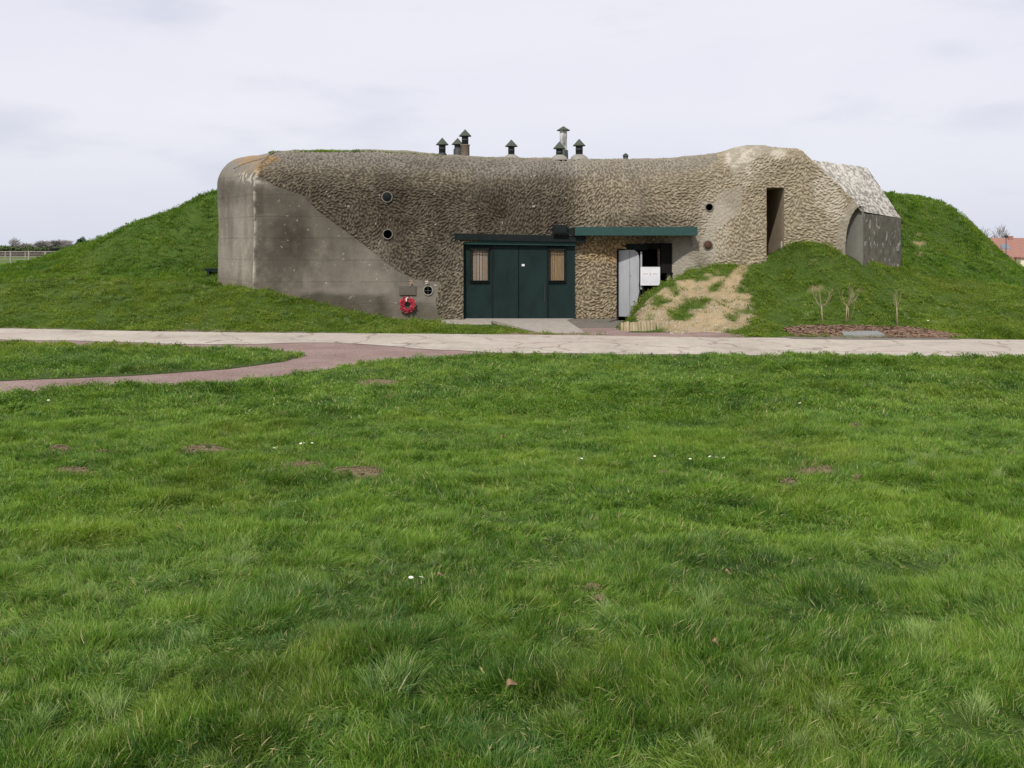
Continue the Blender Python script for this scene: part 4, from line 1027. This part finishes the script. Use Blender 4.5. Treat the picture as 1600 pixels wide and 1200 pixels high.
# ---------------------------------------------------------------- far right: house, lamp, trees
HY = 150; hx0, hx1 = X(1545, HY), X(1690, HY); gr = -2.6; ev, rg = Z(407, HY), Z(373.5, HY)
hs = tag(empty('house', (hx0, HY, gr)), 'cream rendered house with a long red tiled roof beyond the right bank', 'house')
L = hx1-hx0
b = MB(); b.box(.2, L, 0.6, 9, -.5, ev-gr); b.build('wall', M['render'], hs)
b = MB(); e_, r_ = ev-gr, rg-gr
b.hexa([(-.2, -.1, e_-.05), (L, -.1, e_-.05), (L, 4.8, r_), (.6, 4.8, r_)], [(-.2, -.1, e_+.15), (L, -.1, e_+.15), (L, 4.8, r_+.2), (.6, 4.8, r_+.2)])
b.hexa([(-.2, 9.7, e_-.05), (L, 9.7, e_-.05), (L, 4.81, r_), (.6, 4.81, r_)], [(-.2, 9.7, e_+.15), (L, 9.7, e_+.15), (L, 4.81, r_+.2), (.6, 4.81, r_+.2)])
b.add([(.3, .6, e_), (.3, 9, e_), (.62, 4.8, r_)], [(0, 1, 2)])
rf = b.build('roof', M['tiles'], hs)
def onroof(px, py):
    z = Z(py, HY+1.5)-gr; t = (z-e_)/(r_-e_); return (X(px, HY+4.9*t)-hx0, -.1+4.9*t, z)
a = onroof(1565.5, 391); c_ = onroof(1573, 384.5)
b = MB(); b.hexa([(a[0], a[1]-.05, a[2]+.12), (c_[0], a[1]-.05, a[2]+.12), (c_[0]+.1, c_[1]-.05, c_[2]+.12), (a[0]+.15, c_[1]-.05, c_[2]+.12)], [(a[0], a[1], a[2]+.30), (c_[0], a[1], a[2]+.30), (c_[0]+.1, c_[1], c_[2]+.30), (a[0]+.15, c_[1], c_[2]+.30)]); b.build('skylight', M['glass'], rf)
b = MB(); b.box(X(1598.5, HY)-hx0, X(1606, HY)-hx0, 4.3, 5.2, r_-.3, r_+.5); b.build('chimney', M['tiles'], rf)
b = MB(); px0 = X(1587, HY)-hx0; b.box(px0, L, -1.6, .59, -.5, Z(403.5, HY)-gr); b.build('porch', M['render'], hs)
b = MB(); b.box(px0-.2, L, -1.9, .2, Z(403.5, HY)-gr+.003, Z(402, HY)-gr+.05); b.build('porch_roof', M['tiles'], hs)
b = MB(); b.box(X(1597.5, HY)-hx0, X(1606, HY)-hx0, -1.64, -1.6, .1, Z(408, HY)-gr); b.build('door', M['tiles'], hs)
LY = 105; lz = -2.2; lp = tag(empty('street_lamp', (X(1572, LY), LY, lz)), 'dark slim street lamp standing in front of the red roofed house', 'street lamp')
tz = Z(371, LY)-lz
b = MB(); b.tube([(0, 0, 0), (0, 0, 1.2), (0, 0, tz)], [.07, .05, .045], 8); b.build('pole', M['iron'], lp, True)
b = MB(); b.lathe((0, 0, tz), [(.05, -.02), (.17, .06), (.20, .16), (.13, .24), (.03, .28)], 12); b.build('lamp_head', M['iron'], lp)
b = MB(); b.tube([(.03, 0, tz+.26), (-.06, 0, tz+.5), (.02, 0, tz+.85), (.10, 0, tz+.6), (.05, 0, tz+.28)], .015, 5); b.build('finial', M['iron'], lp)
far_tree('bare_tree', 'bare grey tree between the right bank and the red roof gable', 1536, 358, 400, 170, 24, 11, dens=230, th=.045)
far_tree('bare_tree', 'bare grey tree showing above the red roof beside the street lamp', 1563, 357, 400, 175, 24, 12, dens=230, th=.045)

# ---------------------------------------------------------------- grass
def tuft_lib(name, nvar, nb, rad, hmin, hmax, wid, seg, seed, material, spread=.55, lean=.5):
    c_ = bpy.data.collections.new(name); rs = np.random.default_rng(seed)
    for v in range(nvar):
        V = []; Fq = []; Cc = []; k = 0; la = rs.uniform(0, 2*PI); l0 = rs.uniform(.2, 1)*lean
        for i in range(nb):
            r = rad*math.sqrt(rs.random()); a = rs.uniform(0, 2*PI); bx_, by_ = r*math.cos(a), r*math.sin(a)
            L = rs.uniform(hmin, hmax)*(1.25 if rs.random() < .08 else 1)*(1-.35*(r/rad)**2)
            da = rs.uniform(0, 2*PI); dl = rs.random()*spread; dx = l0*math.cos(la)+dl*math.cos(da); dy = l0*math.sin(la)+dl*math.sin(da)
            bend = rs.uniform(.5, 1.7); w = wid*rs.uniform(.6, 1.3); ta = rs.uniform(0, 2*PI); tx_, ty_ = math.cos(ta), math.sin(ta)
            rc = rs.random(); dryv = rs.random(); x, y, z = bx_, by_, -.01; ww = [1, .95, .7, .35][-seg:] if seg < 4 else [1, .95, .8, .5]
            hx, hy, hz = dx*.4, dy*.4, 1.0
            for s_ in range(seg+1):
                t = s_/seg; wd = w*(1-t)**.6 if s_ < seg else 0.0002
                V += [(x-tx_*wd, y-ty_*wd, z), (x+tx_*wd, y+ty_*wd, z)]; Cc += [(rc, dryv, t)]*2
                hx = dx*(.4+bend*t); hy = dy*(.4+bend*t); hz = 1.0-.55*t*min(1, math.hypot(dx, dy))*bend*.9
                n_ = math.sqrt(hx*hx+hy*hy+hz*hz); st = L/seg; x += hx/n_*st; y += hy/n_*st; z += hz/n_*st
            for s_ in range(seg): Fq.append((k+2*s_, k+2*s_+1, k+2*s_+3, k+2*s_+2))
            k += 2*(seg+1)
        me = bpy.data.meshes.new(name); me.from_pydata(V, [], Fq); me.materials.append(material)
        at = me.color_attributes.new('Col', 'FLOAT_COLOR', 'POINT'); arr = np.ones((len(V), 4), np.float32); arr[:, :3] = Cc; at.data.foreach_set('color', arr.ravel())
        me.shade_smooth(); o = bpy.data.objects.new('grass_tuft_source', me); c_.objects.link(o)
    return c_
def gn_tree(coll):
    t = bpy.data.node_groups.new('scatter', 'GeometryNodeTree')
    t.interface.new_socket('Geometry', in_out='INPUT', socket_type='NodeSocketGeometry'); t.interface.new_socket('Geometry', in_out='OUTPUT', socket_type='NodeSocketGeometry')
    n = t.nodes; L = t.links; gi = n.new('NodeGroupInput'); go = n.new('NodeGroupOutput')
    ip = n.new('GeometryNodeInstanceOnPoints'); ci = n.new('GeometryNodeCollectionInfo'); ci.inputs['Collection'].default_value = coll
    ci.inputs['Separate Children'].default_value = True; ci.inputs['Reset Children'].default_value = True
    def at(nm, ty):
        a = n.new('GeometryNodeInputNamedAttribute'); a.data_type = ty; a.inputs[0].default_value = nm; return a.outputs[0]
    L.new(gi.outputs[0], ip.inputs['Points']); L.new(ci.outputs[0], ip.inputs['Instance']); ip.inputs['Pick Instance'].default_value = True
    L.new(at('vid', 'INT'), ip.inputs['Instance Index'])
    e = n.new('FunctionNodeEulerToRotation'); L.new(at('rot', 'FLOAT_VECTOR'), e.inputs[0]); L.new(e.outputs[0], ip.inputs['Rotation'])
    L.new(at('scl', 'FLOAT_VECTOR'), ip.inputs['Scale']); L.new(ip.outputs[0], go.inputs[0]); return t
def scatter(name, label, pts, rot, scl, vid, coll, cat='grass', parent=None):
    me = bpy.data.meshes.new(name); n = len(pts); me.vertices.add(n); me.vertices.foreach_set('co', pts.astype(np.float32).ravel())
    for nm, ty, key, arr in (('rot', 'FLOAT_VECTOR', 'vector', rot), ('scl', 'FLOAT_VECTOR', 'vector', scl), ('vid', 'INT', 'value', vid)):
        a = me.attributes.new(nm, ty, 'POINT'); a.data.foreach_set(key, np.ascontiguousarray(arr, np.int32 if ty == 'INT' else np.float32).ravel())
    o = bpy.data.objects.new(name, me); COL.objects.link(o); md = o.modifiers.new('scatter', 'NODES'); md.node_group = gn_tree(coll)
    if parent: o.parent = parent; tag(o, kind='stuff')
    else: tag(o, label, cat, kind='stuff')
    print(name, n); return o
libA = tuft_lib('tufts_near', 12, 80, .055, .030, .085, .0017, 4, 1, M['grass'], .75, .95)
libB = tuft_lib('tufts_mid', 10, 60, .075, .030, .085, .0027, 3, 2, M['grass_mid'], .75, .95)
libC = tuft_lib('tufts_far', 8, 46, .13, .035, .080, .0055, 2, 3, M['grass_mid'], .7, .8)
libD = tuft_lib('tufts_bank', 8, 44, .17, .03, .075, .0085, 2, 4, M['grass_far'], .8, .5)
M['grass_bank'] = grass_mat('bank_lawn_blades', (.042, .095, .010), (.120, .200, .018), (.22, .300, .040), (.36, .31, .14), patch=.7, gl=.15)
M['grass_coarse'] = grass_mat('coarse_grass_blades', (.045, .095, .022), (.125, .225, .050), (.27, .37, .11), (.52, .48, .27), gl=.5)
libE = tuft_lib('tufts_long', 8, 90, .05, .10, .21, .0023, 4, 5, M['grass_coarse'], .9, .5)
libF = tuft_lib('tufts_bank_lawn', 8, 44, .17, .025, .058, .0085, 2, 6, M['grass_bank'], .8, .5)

def density_keep(x, y, z, px, py):
    lm = lawn_mask_soft(x, y)
    edge = sst(.05, .5, lm+(fbm(x, y, 0, 6., 3, 71.)-.5)*.7*sst(.0, .12, lm))*(lm > .01)
    isl_ = (x < ISLTIP) & (y > islB(x)) & (y < islT(x))
    k = edge
    sw = soil_w(x, y)*(y < 19)*(y > 2); k = k*(1-sst(.25, .8, sw))
    dw_ = dirt_w(px, py, x, y); k = k*(1-(.93-.0*dw_)*sst(.25, .7, dw_))
    k = k*(~inpoly(x, y, FOOT))
    fc = (y > 24.2)*(y < 30)*inpoly(x, y, [gp(846, 522), gp(768, 513), gp(690, 508), (X(690, 28.8), 28.8), (X(1045, 29.3), 29.6), (X(1005, 28), 28.2), (X(975, 27), 27.0), gp(965, 521), gp(1160, 523), gp(1160, 528)])
    k = k*(~fc.astype(bool)); k = k*(~((y > 24.3) & inpoly(px, py+0, [(1000, 521), (970, 500), (1040, 500), (1045, 521)])))
    k = k*(~((y < 24.75) & (y > 22) & (px > 950) & (px < 1150)))
    k = k*(~((y < 25.42) & (y > 22) & (px > 960) & (px < 1048)))
    k = k*(~((y < 26) & (y > 22) & inpoly(px, py, MULCH))) 
    return k
def lawn(name, label, n, x0f, x1f, y0, y1, lib, nv, hs, seed, sel=None, power=1.0):
    rs = np.random.default_rng(seed)
    y = y0+(y1-y0)*rs.random(n)**power; u = rs.random(n); x = x0f(y)+(x1f(y)-x0f(y))*u
    z = height(x, y); px = 800+F*x/y; py = HOR+F*(CH-z)/y
    keep = density_keep(x, y, z, px, py)
    if sel is not None: keep = keep*sel(x, y, px, py)
    keep = keep*(.55+.45*sst(.32, .5, fbm(x, y, 0, 2.6, 3, 51.)))
    ok = rs.random(n) < keep; x, y, z, px, py = x[ok], y[ok], z[ok], px[ok], py[ok]; n = len(x)
    cl = .6*fbm(x, y, 0, 2.6, 3, 51.)+.4*fbm(x, y, 0, 5.5, 2, 57.); cl2 = fbm(x, y, 0, .6, 3, 52.)
    h = hs*(.30+1.05*sst(.3, .7, cl)+.55*(cl2-.35)); h = np.clip(h, .22*hs, 1.9*hs)*rs.uniform(.75, 1.25, n)
    wdt = rs.uniform(.85, 1.25, n)*(1+.0*h)
    ang = fbm(x, y, 0, 1.1, 2, 53.)*PI*5+rs.normal(0, .9, n)
    tl = .5
    e_ = .04; gxx = (fbm(x+e_, y, 0, 2.6, 3, 51.)-fbm(x-e_, y, 0, 2.6, 3, 51.))/(2*e_); gyy = (fbm(x, y+e_, 0, 2.6, 3, 51.)-fbm(x, y-e_, 0, 2.6, 3, 51.))/(2*e_)
    wd = fbm(x, y, 0, .45, 2, 58.)*PI*4
    lx = -gxx*.34+.26*np.cos(wd)+rs.normal(0, .20, n); ly = -gyy*.34+.26*np.sin(wd)+rs.normal(0, .20, n)
    tm = np.hypot(lx, ly); th_ = np.minimum(tm, .95); ux, uy = -ly/(tm+1e-9), lx/(tm+1e-9)
    c_, s_ = np.cos(th_), np.sin(th_); ca_, sa_ = np.cos(ang), np.sin(ang)
    R00 = c_+ux*ux*(1-c_); R01 = ux*uy*(1-c_); R10 = R01; R11 = c_+uy*uy*(1-c_); R20 = -uy*s_; R21 = ux*s_; R22 = c_
    m00 = R00*ca_+R01*sa_; m10 = R10*ca_+R11*sa_; m20 = R20*ca_+R21*sa_; m21 = -R20*sa_+R21*ca_
    rot = np.stack([np.arctan2(m21, R22), -np.arcsin(np.clip(m20, -1, 1)), np.arctan2(m10, m00)], -1)
    scl = np.stack([wdt, wdt, h], -1)
    return scatter(name, label, np.stack([x, y, z-.004], -1), rot, scl, rs.integers(0, nv, n), lib)
fov = lambda k: (lambda y: -(y*.515+k), lambda y: y*.515+k)
a, b_ = fov(.7)
lawn('lawn_grass', 'rough green grass blades of the nearest part of the lawn', 15500, a, b_, 2.3, 6.2, libA, 12, 1.0, 1)
lawn('lawn_grass', 'green grass blades across the middle of the front lawn', 33000, a, b_, 6.0, 12.2, libB, 10, .95, 2)
a, b_ = fov(1.5)
lawn('lawn_grass', 'short green grass from mid lawn back to the path edges and verge tongue', 33000, a, b_, 12, 20.6, libC, 8, .92, 3)
a, b_ = fov(3.)
lawn('bank_grass', 'short green grass on the level and banks between the path and the bunker', 52000, a, b_, 20.6, 31.1, libF, 8, .95, 4, sel=lambda x, y, px, py: ((y > farE(x)) | (x < ISLTIP+.5)))
lawn('mound_grass', 'rough grass covering the earth mounds at both sides of the bunker', 44000, a, b_, 30.7, 40.5, libD, 8, 1.15, 5, sel=lambda x, y, px, py: ((px < 470) | (px > 1330)))
# coarse long tufts dotted in the lawn
rs = np.random.default_rng(77); pts = []
for px, py, s in [(610, 1090, 1.0), (625, 1075, .9), (500, 930, .7), (1105, 950, .7), (1440, 1010, .7), (1340, 930, .75), (370, 890, .5), (780, 1000, .4), (1090, 860, .6), (320, 830, .5), (150, 930, .5), (100, 775, .6), (170, 745, .55), (1560, 740, .7), (1450, 720, .55), (1040, 720, .45), (700, 880, .5), (60, 1150, .6), (880, 1140, .6), (1530, 1120, .6), (1250, 1180, .5), (400, 1150, .5), (450, 740, .5), (240, 1060, .5), (1180, 1060, .55), (930, 830, .5), (1300, 1110, .5)]:
    for k in range(5):
        z = .45; x, y = gp(px+rs.normal(0, 16), py+rs.normal(0, 8), z); y2 = y
        for _ in range(3):
            zz = float(height(np.array([x]), np.array([y2]))[0]); x, y2 = gp(px+rs.normal(0, 14), py+rs.normal(0, 7), zz)
        pts.append((x, y2, zz, s*rs.uniform(.75, 1.2)))
pts = np.array(pts); n = len(pts)
for k in range(520):
    y = 2.4+15*rs.random()**.8; x = rs.uniform(-1, 1)*(y*.52+.4)
    if y > float(nearE(np.array([x]))[0])-.2: continue
    zz = float(height(np.array([x]), np.array([y]))[0]); pts = np.vstack([pts, (x, y, zz, rs.uniform(.28, .62))])
for k in range(1500):
    y = rs.uniform(25, 36); x = rs.uniform(-1, 1)*(y*.52+.4); px_ = 800+F*x/y
    if (y > 28 and 330 < px_ < 1410) or inpoly(np.array([x]), np.array([y]), FOOT)[0] or y < float(farE(np.array([x]))[0])+.5: continue
    zz = height(np.array([x]), np.array([y])); py_ = HOR+F*(CH-zz)/y
    if 685 < px_ < 985 or dirt_w(np.array([px_]), py_, np.array([x]), np.array([y]))[0] > .3: continue
    if fbm(np.array([x]), np.array([y]), 0, .7, 3, 81.)[0] < .5: continue
    pts = np.vstack([pts, (x, y, float(zz[0]), rs.uniform(.5, 1.1))])
n = len(pts); sc = pts[:, 3]
scatter('coarse_grass', 'coarse longer grass tufts scattered over the lawn and banks', pts[:, :3], np.stack([rs.normal(0, .2, n), rs.normal(0, .2, n), rs.uniform(0, 6.28, n)], -1), np.stack([sc*1.2, sc*1.2, sc], -1), rs.integers(0, 8, n), libE)
# turf fringe on the roof edge
n = 900; px = np.concatenate([rs.uniform(425, 690, 650), rs.uniform(690, 1110, 450)]); n = len(px); Yr = np.array([wallY(p) for p in px])+rs.uniform(.75, 1.5, n)
zt = CH-(np.interp(px, SIL[:, 0], SIL[:, 1])-HOR)/F*(Yr-.2)
sc = np.where(px < 690, .85, .42)*rs.uniform(.5, 1.1, n)*(.5+sst(.3, .7, fbm(px/30, px*0, 0, 1., 3, 3.)))
scatter('roof_turf', None, np.stack([X(px, Yr), Yr, zt-.05], -1), np.stack([rs.normal(0, .2, n), rs.normal(0, .2, n), rs.uniform(0, 6.28, n)], -1), np.stack([np.full(n, .7)]*2+[sc], -1), rs.integers(0, 8, n), libD, parent=bunker)

# daisies, dead leaves, stones
def daisy(px, py, i, label, grp):
    z = .3; x, y = gp(px, py, z)
    for _ in range(4): z = float(height(np.array([x]), np.array([y]))[0])+.11; x, y = gp(px, py, z)
    s = .013 if y < 12 else (.018 if y < 20 else .024)
    rnd = random.Random(i*7+1); z = z-.11
    e = tag(empty('daisy', (x, y, z)), label, 'daisy', grp)
    e.rotation_euler = (rnd.uniform(-.2, .5), rnd.uniform(-.3, .3), rnd.uniform(0, 6))
    b = MB(); hh = .115
    b.tube([(0, 0, 0), (.002, 0, hh)], .0012, 5); b.build('stem', M['evergreen'], e)
    b = MB()
    for k in range(13):
        a = 2*PI*k/13; ca, sa = math.cos(a), math.sin(a); w = s*.2
        b.add([(ca*s*.2, sa*s*.2, hh), (ca*s*.7-sa*w, sa*s*.7+ca*w, hh+.003), (ca*s*1.1, sa*s*1.1, hh+.004), (ca*s*.7+sa*w, sa*s*.7-ca*w, hh+.003)], [(0, 1, 2, 3)])
    b.build('petals', M['petal'], e)
    b = MB(); b.lathe((0, 0, hh), [(s*.34, .001), (s*.28, s*.25), (.0005, s*.34)], 8); b.build('centre', M['yellow'], e, True)
DZ = [(640, 901, 'open white daisy, left one of the close pair in the foreground lawn'), (651, 905, 'open white daisy, right one of the close pair in the foreground lawn'), (932, 898, 'lone white daisy in the centre right foreground lawn'),
      (474, 690, None), (479, 693, None), (484, 692, None), (462, 696, None), (508, 698, None), (535, 689, None), (559, 685, None), (427, 701, None),
      (1117, 712, None), (1120, 716, None), (1132, 717, None), (1078, 717, None), (903, 715, 'lone daisy in mid lawn straight below the garage doors'), (76, 625, None), (1253, 630, None), (1023, 713, None),
      (250, 491, None), (254, 487, None), (259, 486, None), (265, 485, None), (213, 485, None), (292, 506, None), (50, 496, None), (1404, 495, None), (1586, 497, None), (1451, 501, None)]
for i, (px, py, lb) in enumerate(DZ):
    if lb is None:
        if py < 520: lb = 'tiny white daisy in the short grass beyond the path'; g = 'daisies beyond the path'
        else: lb = 'tiny white daisy dotted in the middle of the front lawn'; g = 'daisies in the middle of the front lawn'
    else: g = 'daisies picked out in the foreground'
    daisy(px, py, i, lb, g)
def leaf(px, py, L, lab, m_='leaf', nm='dead_leaf', cat='leaf'):
    z = .3; x, y = gp(px, py, z)
    for _ in range(4): z = float(height(np.array([x]), np.array([y]))[0])+.05; x, y = gp(px, py, z)
    b = MB(); rnd = random.Random(px); n = 9; vs = []; a = rnd.uniform(-.6, .6)
    for k in range(n):
        t = k/(n-1); w = math.sin(PI*t**.8)*L*.28+.001; cx = (t-.5)*L; up = .012*math.sin(t*5)+.01
        vs += [(cx, -w, up+w*.8), (cx, 0, up), (cx, w, up+w*.6)]
    fs = [(3*k+j, 3*k+j+1, 3*k+j+4, 3*k+j+3) for k in range(n-1) for j in (0, 1)]
    b.add(vs, fs); o = b.build(nm, M[m_], None, True); o.location = (x, y, z); o.rotation_euler = (rnd.uniform(.2, .6), rnd.uniform(-.3, .3), a); tag(o, lab, cat)
leaf(689, 900, .03, 'curled brown leaf beside the pair of daisies'); leaf(1138, 897, .035, 'flat pale brown leaf to the right of the lone foreground daisy')
leaf(800, 1071, .045, 'long brown curled leaf at the bottom centre of the lawn'); leaf(786, 685, .06, 'pale tan leaf standing in mid lawn below the garage doors')
leaf(1118, 1007, .035, 'small reddish brown leaf in the right foreground grass')
def clods():
    rs = np.random.default_rng(8); V = []; Fq = []; k = 0
    for sx, sy, rx, ry in SOIL:
        for _ in range(int(rx*3)):
            a = rs.uniform(0, 6.28); r = math.sqrt(rs.random())*.85; px, py = sx+rx*r*math.cos(a), sy+ry*r*math.sin(a)
            x, y = gp(px, py, .2); z = float(nbase(y)); 
            for _i in range(3): x, y = gp(px, py, z); z = float(nbase(y))
            V.append((x, y)); 
    V = np.array(V); zz = height(V[:, 0], V[:, 1]); b = []; F_ = []
    for (x, y), z in zip(V, zz):
        s = rs.uniform(.004, .015); p = rs.normal(0, .25, (6, 3))+np.array([(1, 0, 0), (-1, 0, 0), (0, 1, 0), (0, -1, 0), (0, 0, .8), (0, 0, -.8)])
        b += [tuple(np.array((x, y, z+s*.3))+q_*s) for q_ in p]; F_ += [(k+i, k+j, k+l) for i, j, l in ((0, 2, 4), (2, 1, 4), (1, 3, 4), (3, 0, 4), (2, 0, 5), (1, 2, 5), (3, 1, 5), (0, 3, 5))]; k += 6
    o = npmesh('soil_crumbs', np.array(b), np.array(F_), M['soil'], smooth=False); tag(o, 'crumbs of loose brown soil on the bare patches of the lawn', 'soil', kind='stuff')
clods()
def stones():
    rs = np.random.default_rng(9); b = []; F_ = []; k = 0
    x = rs.uniform(X(985, 26), X(1190, 26), 4000); y = rs.uniform(24.0, 28.6, 4000); z = height(x, y); px = 800+F*x/y; py = HOR+F*(CH-z)/y
    w = dirt_w(px, py, x, y); ok = (rs.random(4000) < w*.75*sst(420, 500, py)+.0) & (w > .3)
    for x_, y_, z_ in zip(x[ok], y[ok], z[ok]):
        s = rs.uniform(.008, .03); p = rs.normal(0, .2, (6, 3))+np.array([(1, 0, 0), (-1, 0, 0), (0, 1, 0), (0, -1, 0), (0, 0, .6), (0, 0, -.6)])
        b += [tuple(np.array((x_, y_, z_+s*.2))+q_*s) for q_ in p]; F_ += [(k+i, k+j, k+l) for i, j, l in ((0, 2, 4), (2, 1, 4), (1, 3, 4), (3, 0, 4), (2, 0, 5), (1, 2, 5), (3, 1, 5), (0, 3, 5))]; k += 6
    o = npmesh('track_stones', np.array(b), np.array(F_), M['stone'], smooth=False); tag(o, 'small pale stones strewn on the worn track up the bank', 'stones', kind='stuff')
stones()

# ---------------------------------------------------------------- world, sun, camera
SUN_EL, SUN_AZ = 42, -16       # azimuth: degrees left of straight behind the camera
w = bpy.data.worlds.new('World'); scene.world = w; w.use_nodes = True; nt = w.node_tree
bg = nt.nodes['Background']; bg.inputs['Strength'].default_value = .1
sky = nt.nodes.new('ShaderNodeTexSky'); sky.sky_type = 'NISHITA'; sky.sun_disc = False; sky.sun_elevation = math.radians(SUN_EL); sky.dust_density = 2; sky.air_density = 1
sky.sun_rotation = math.radians(180+SUN_AZ*-1)
tc = nt.nodes.new('ShaderNodeTexCoord').outputs['Generated']
mp = nt.nodes.new('ShaderNodeMapping'); mp.inputs['Scale'].default_value = (1.5, 1.5, 5.2); nt.links.new(tc, mp.inputs[0])
n1 = nt.nodes.new('ShaderNodeTexNoise'); n1.inputs['Scale'].default_value = 1.5; n1.inputs['Detail'].default_value = 7; n1.inputs['Roughness'].default_value = .5; n1.inputs['Distortion'].default_value = .3; nt.links.new(mp.outputs[0], n1.inputs['Vector'])
n2 = nt.nodes.new('ShaderNodeTexNoise'); n2.inputs['Scale'].default_value = 2.9; n2.inputs['Detail'].default_value = 6; n2.inputs['Roughness'].default_value = .5; nt.links.new(mp.outputs[0], n2.inputs['Vector'])
c1 = ramp(nt, n1.outputs[0], [(.35, (7.25, 7.25, 8.1)), (.62, (7.85, 7.75, 8.35))])
c2 = ramp(nt, n2.outputs[0], [(.30, (.86, .875, .905)), (.46, (1, 1, 1))])
cc = mix(nt, 1.0, c1, c2, 'MULTIPLY')
# thinner, bluer veil low over the horizon
sp = nt.nodes.new('ShaderNodeSeparateXYZ'); nt.links.new(tc, sp.inputs[0])
lo = ramp(nt, sp.outputs[2], [(0.0, (.86, .90, .945)), (.13, (1, 1, 1))])
cc = mix(nt, 1.0, cc, lo, 'MULTIPLY')
nt.links.new(mix(nt, .9, sky.outputs[0], cc), bg.inputs['Color'])
sd = bpy.data.lights.new('sun', 'SUN'); sd.energy = 2.9; sd.angle = math.radians(1.5); sd.color = (1, .955, .88)
so = bpy.data.objects.new('sun', sd); COL.objects.link(so)
el, az = math.radians(SUN_EL), math.radians(SUN_AZ)
d = Vector((math.sin(az)*math.cos(el), -math.cos(az)*math.cos(el), math.sin(el)))   # towards the sun
so.rotation_euler = d.to_track_quat('Z', 'Y').to_euler(); so.location = (0, 0, 30)
cam = bpy.data.cameras.new('camera'); co = bpy.data.objects.new('camera', cam); COL.objects.link(co)
co.location = (0, 0, CH); co.rotation_euler = (PI/2, 0, 0); cam.lens = 35; cam.sensor_width = 36; cam.shift_y = -(600-HOR)/1600; cam.clip_end = 5000; cam.clip_start = .05
scene.camera = co
scene.render.resolution_x = 1024; scene.render.resolution_y = 768
vs = scene.view_settings; vs.view_transform = 'Standard'; vs.look = 'None'; vs.exposure = .2; vs.gamma = 1
scene.cycles.max_bounces = 6; scene.cycles.diffuse_bounces = 3; scene.cycles.transmission_bounces = 3
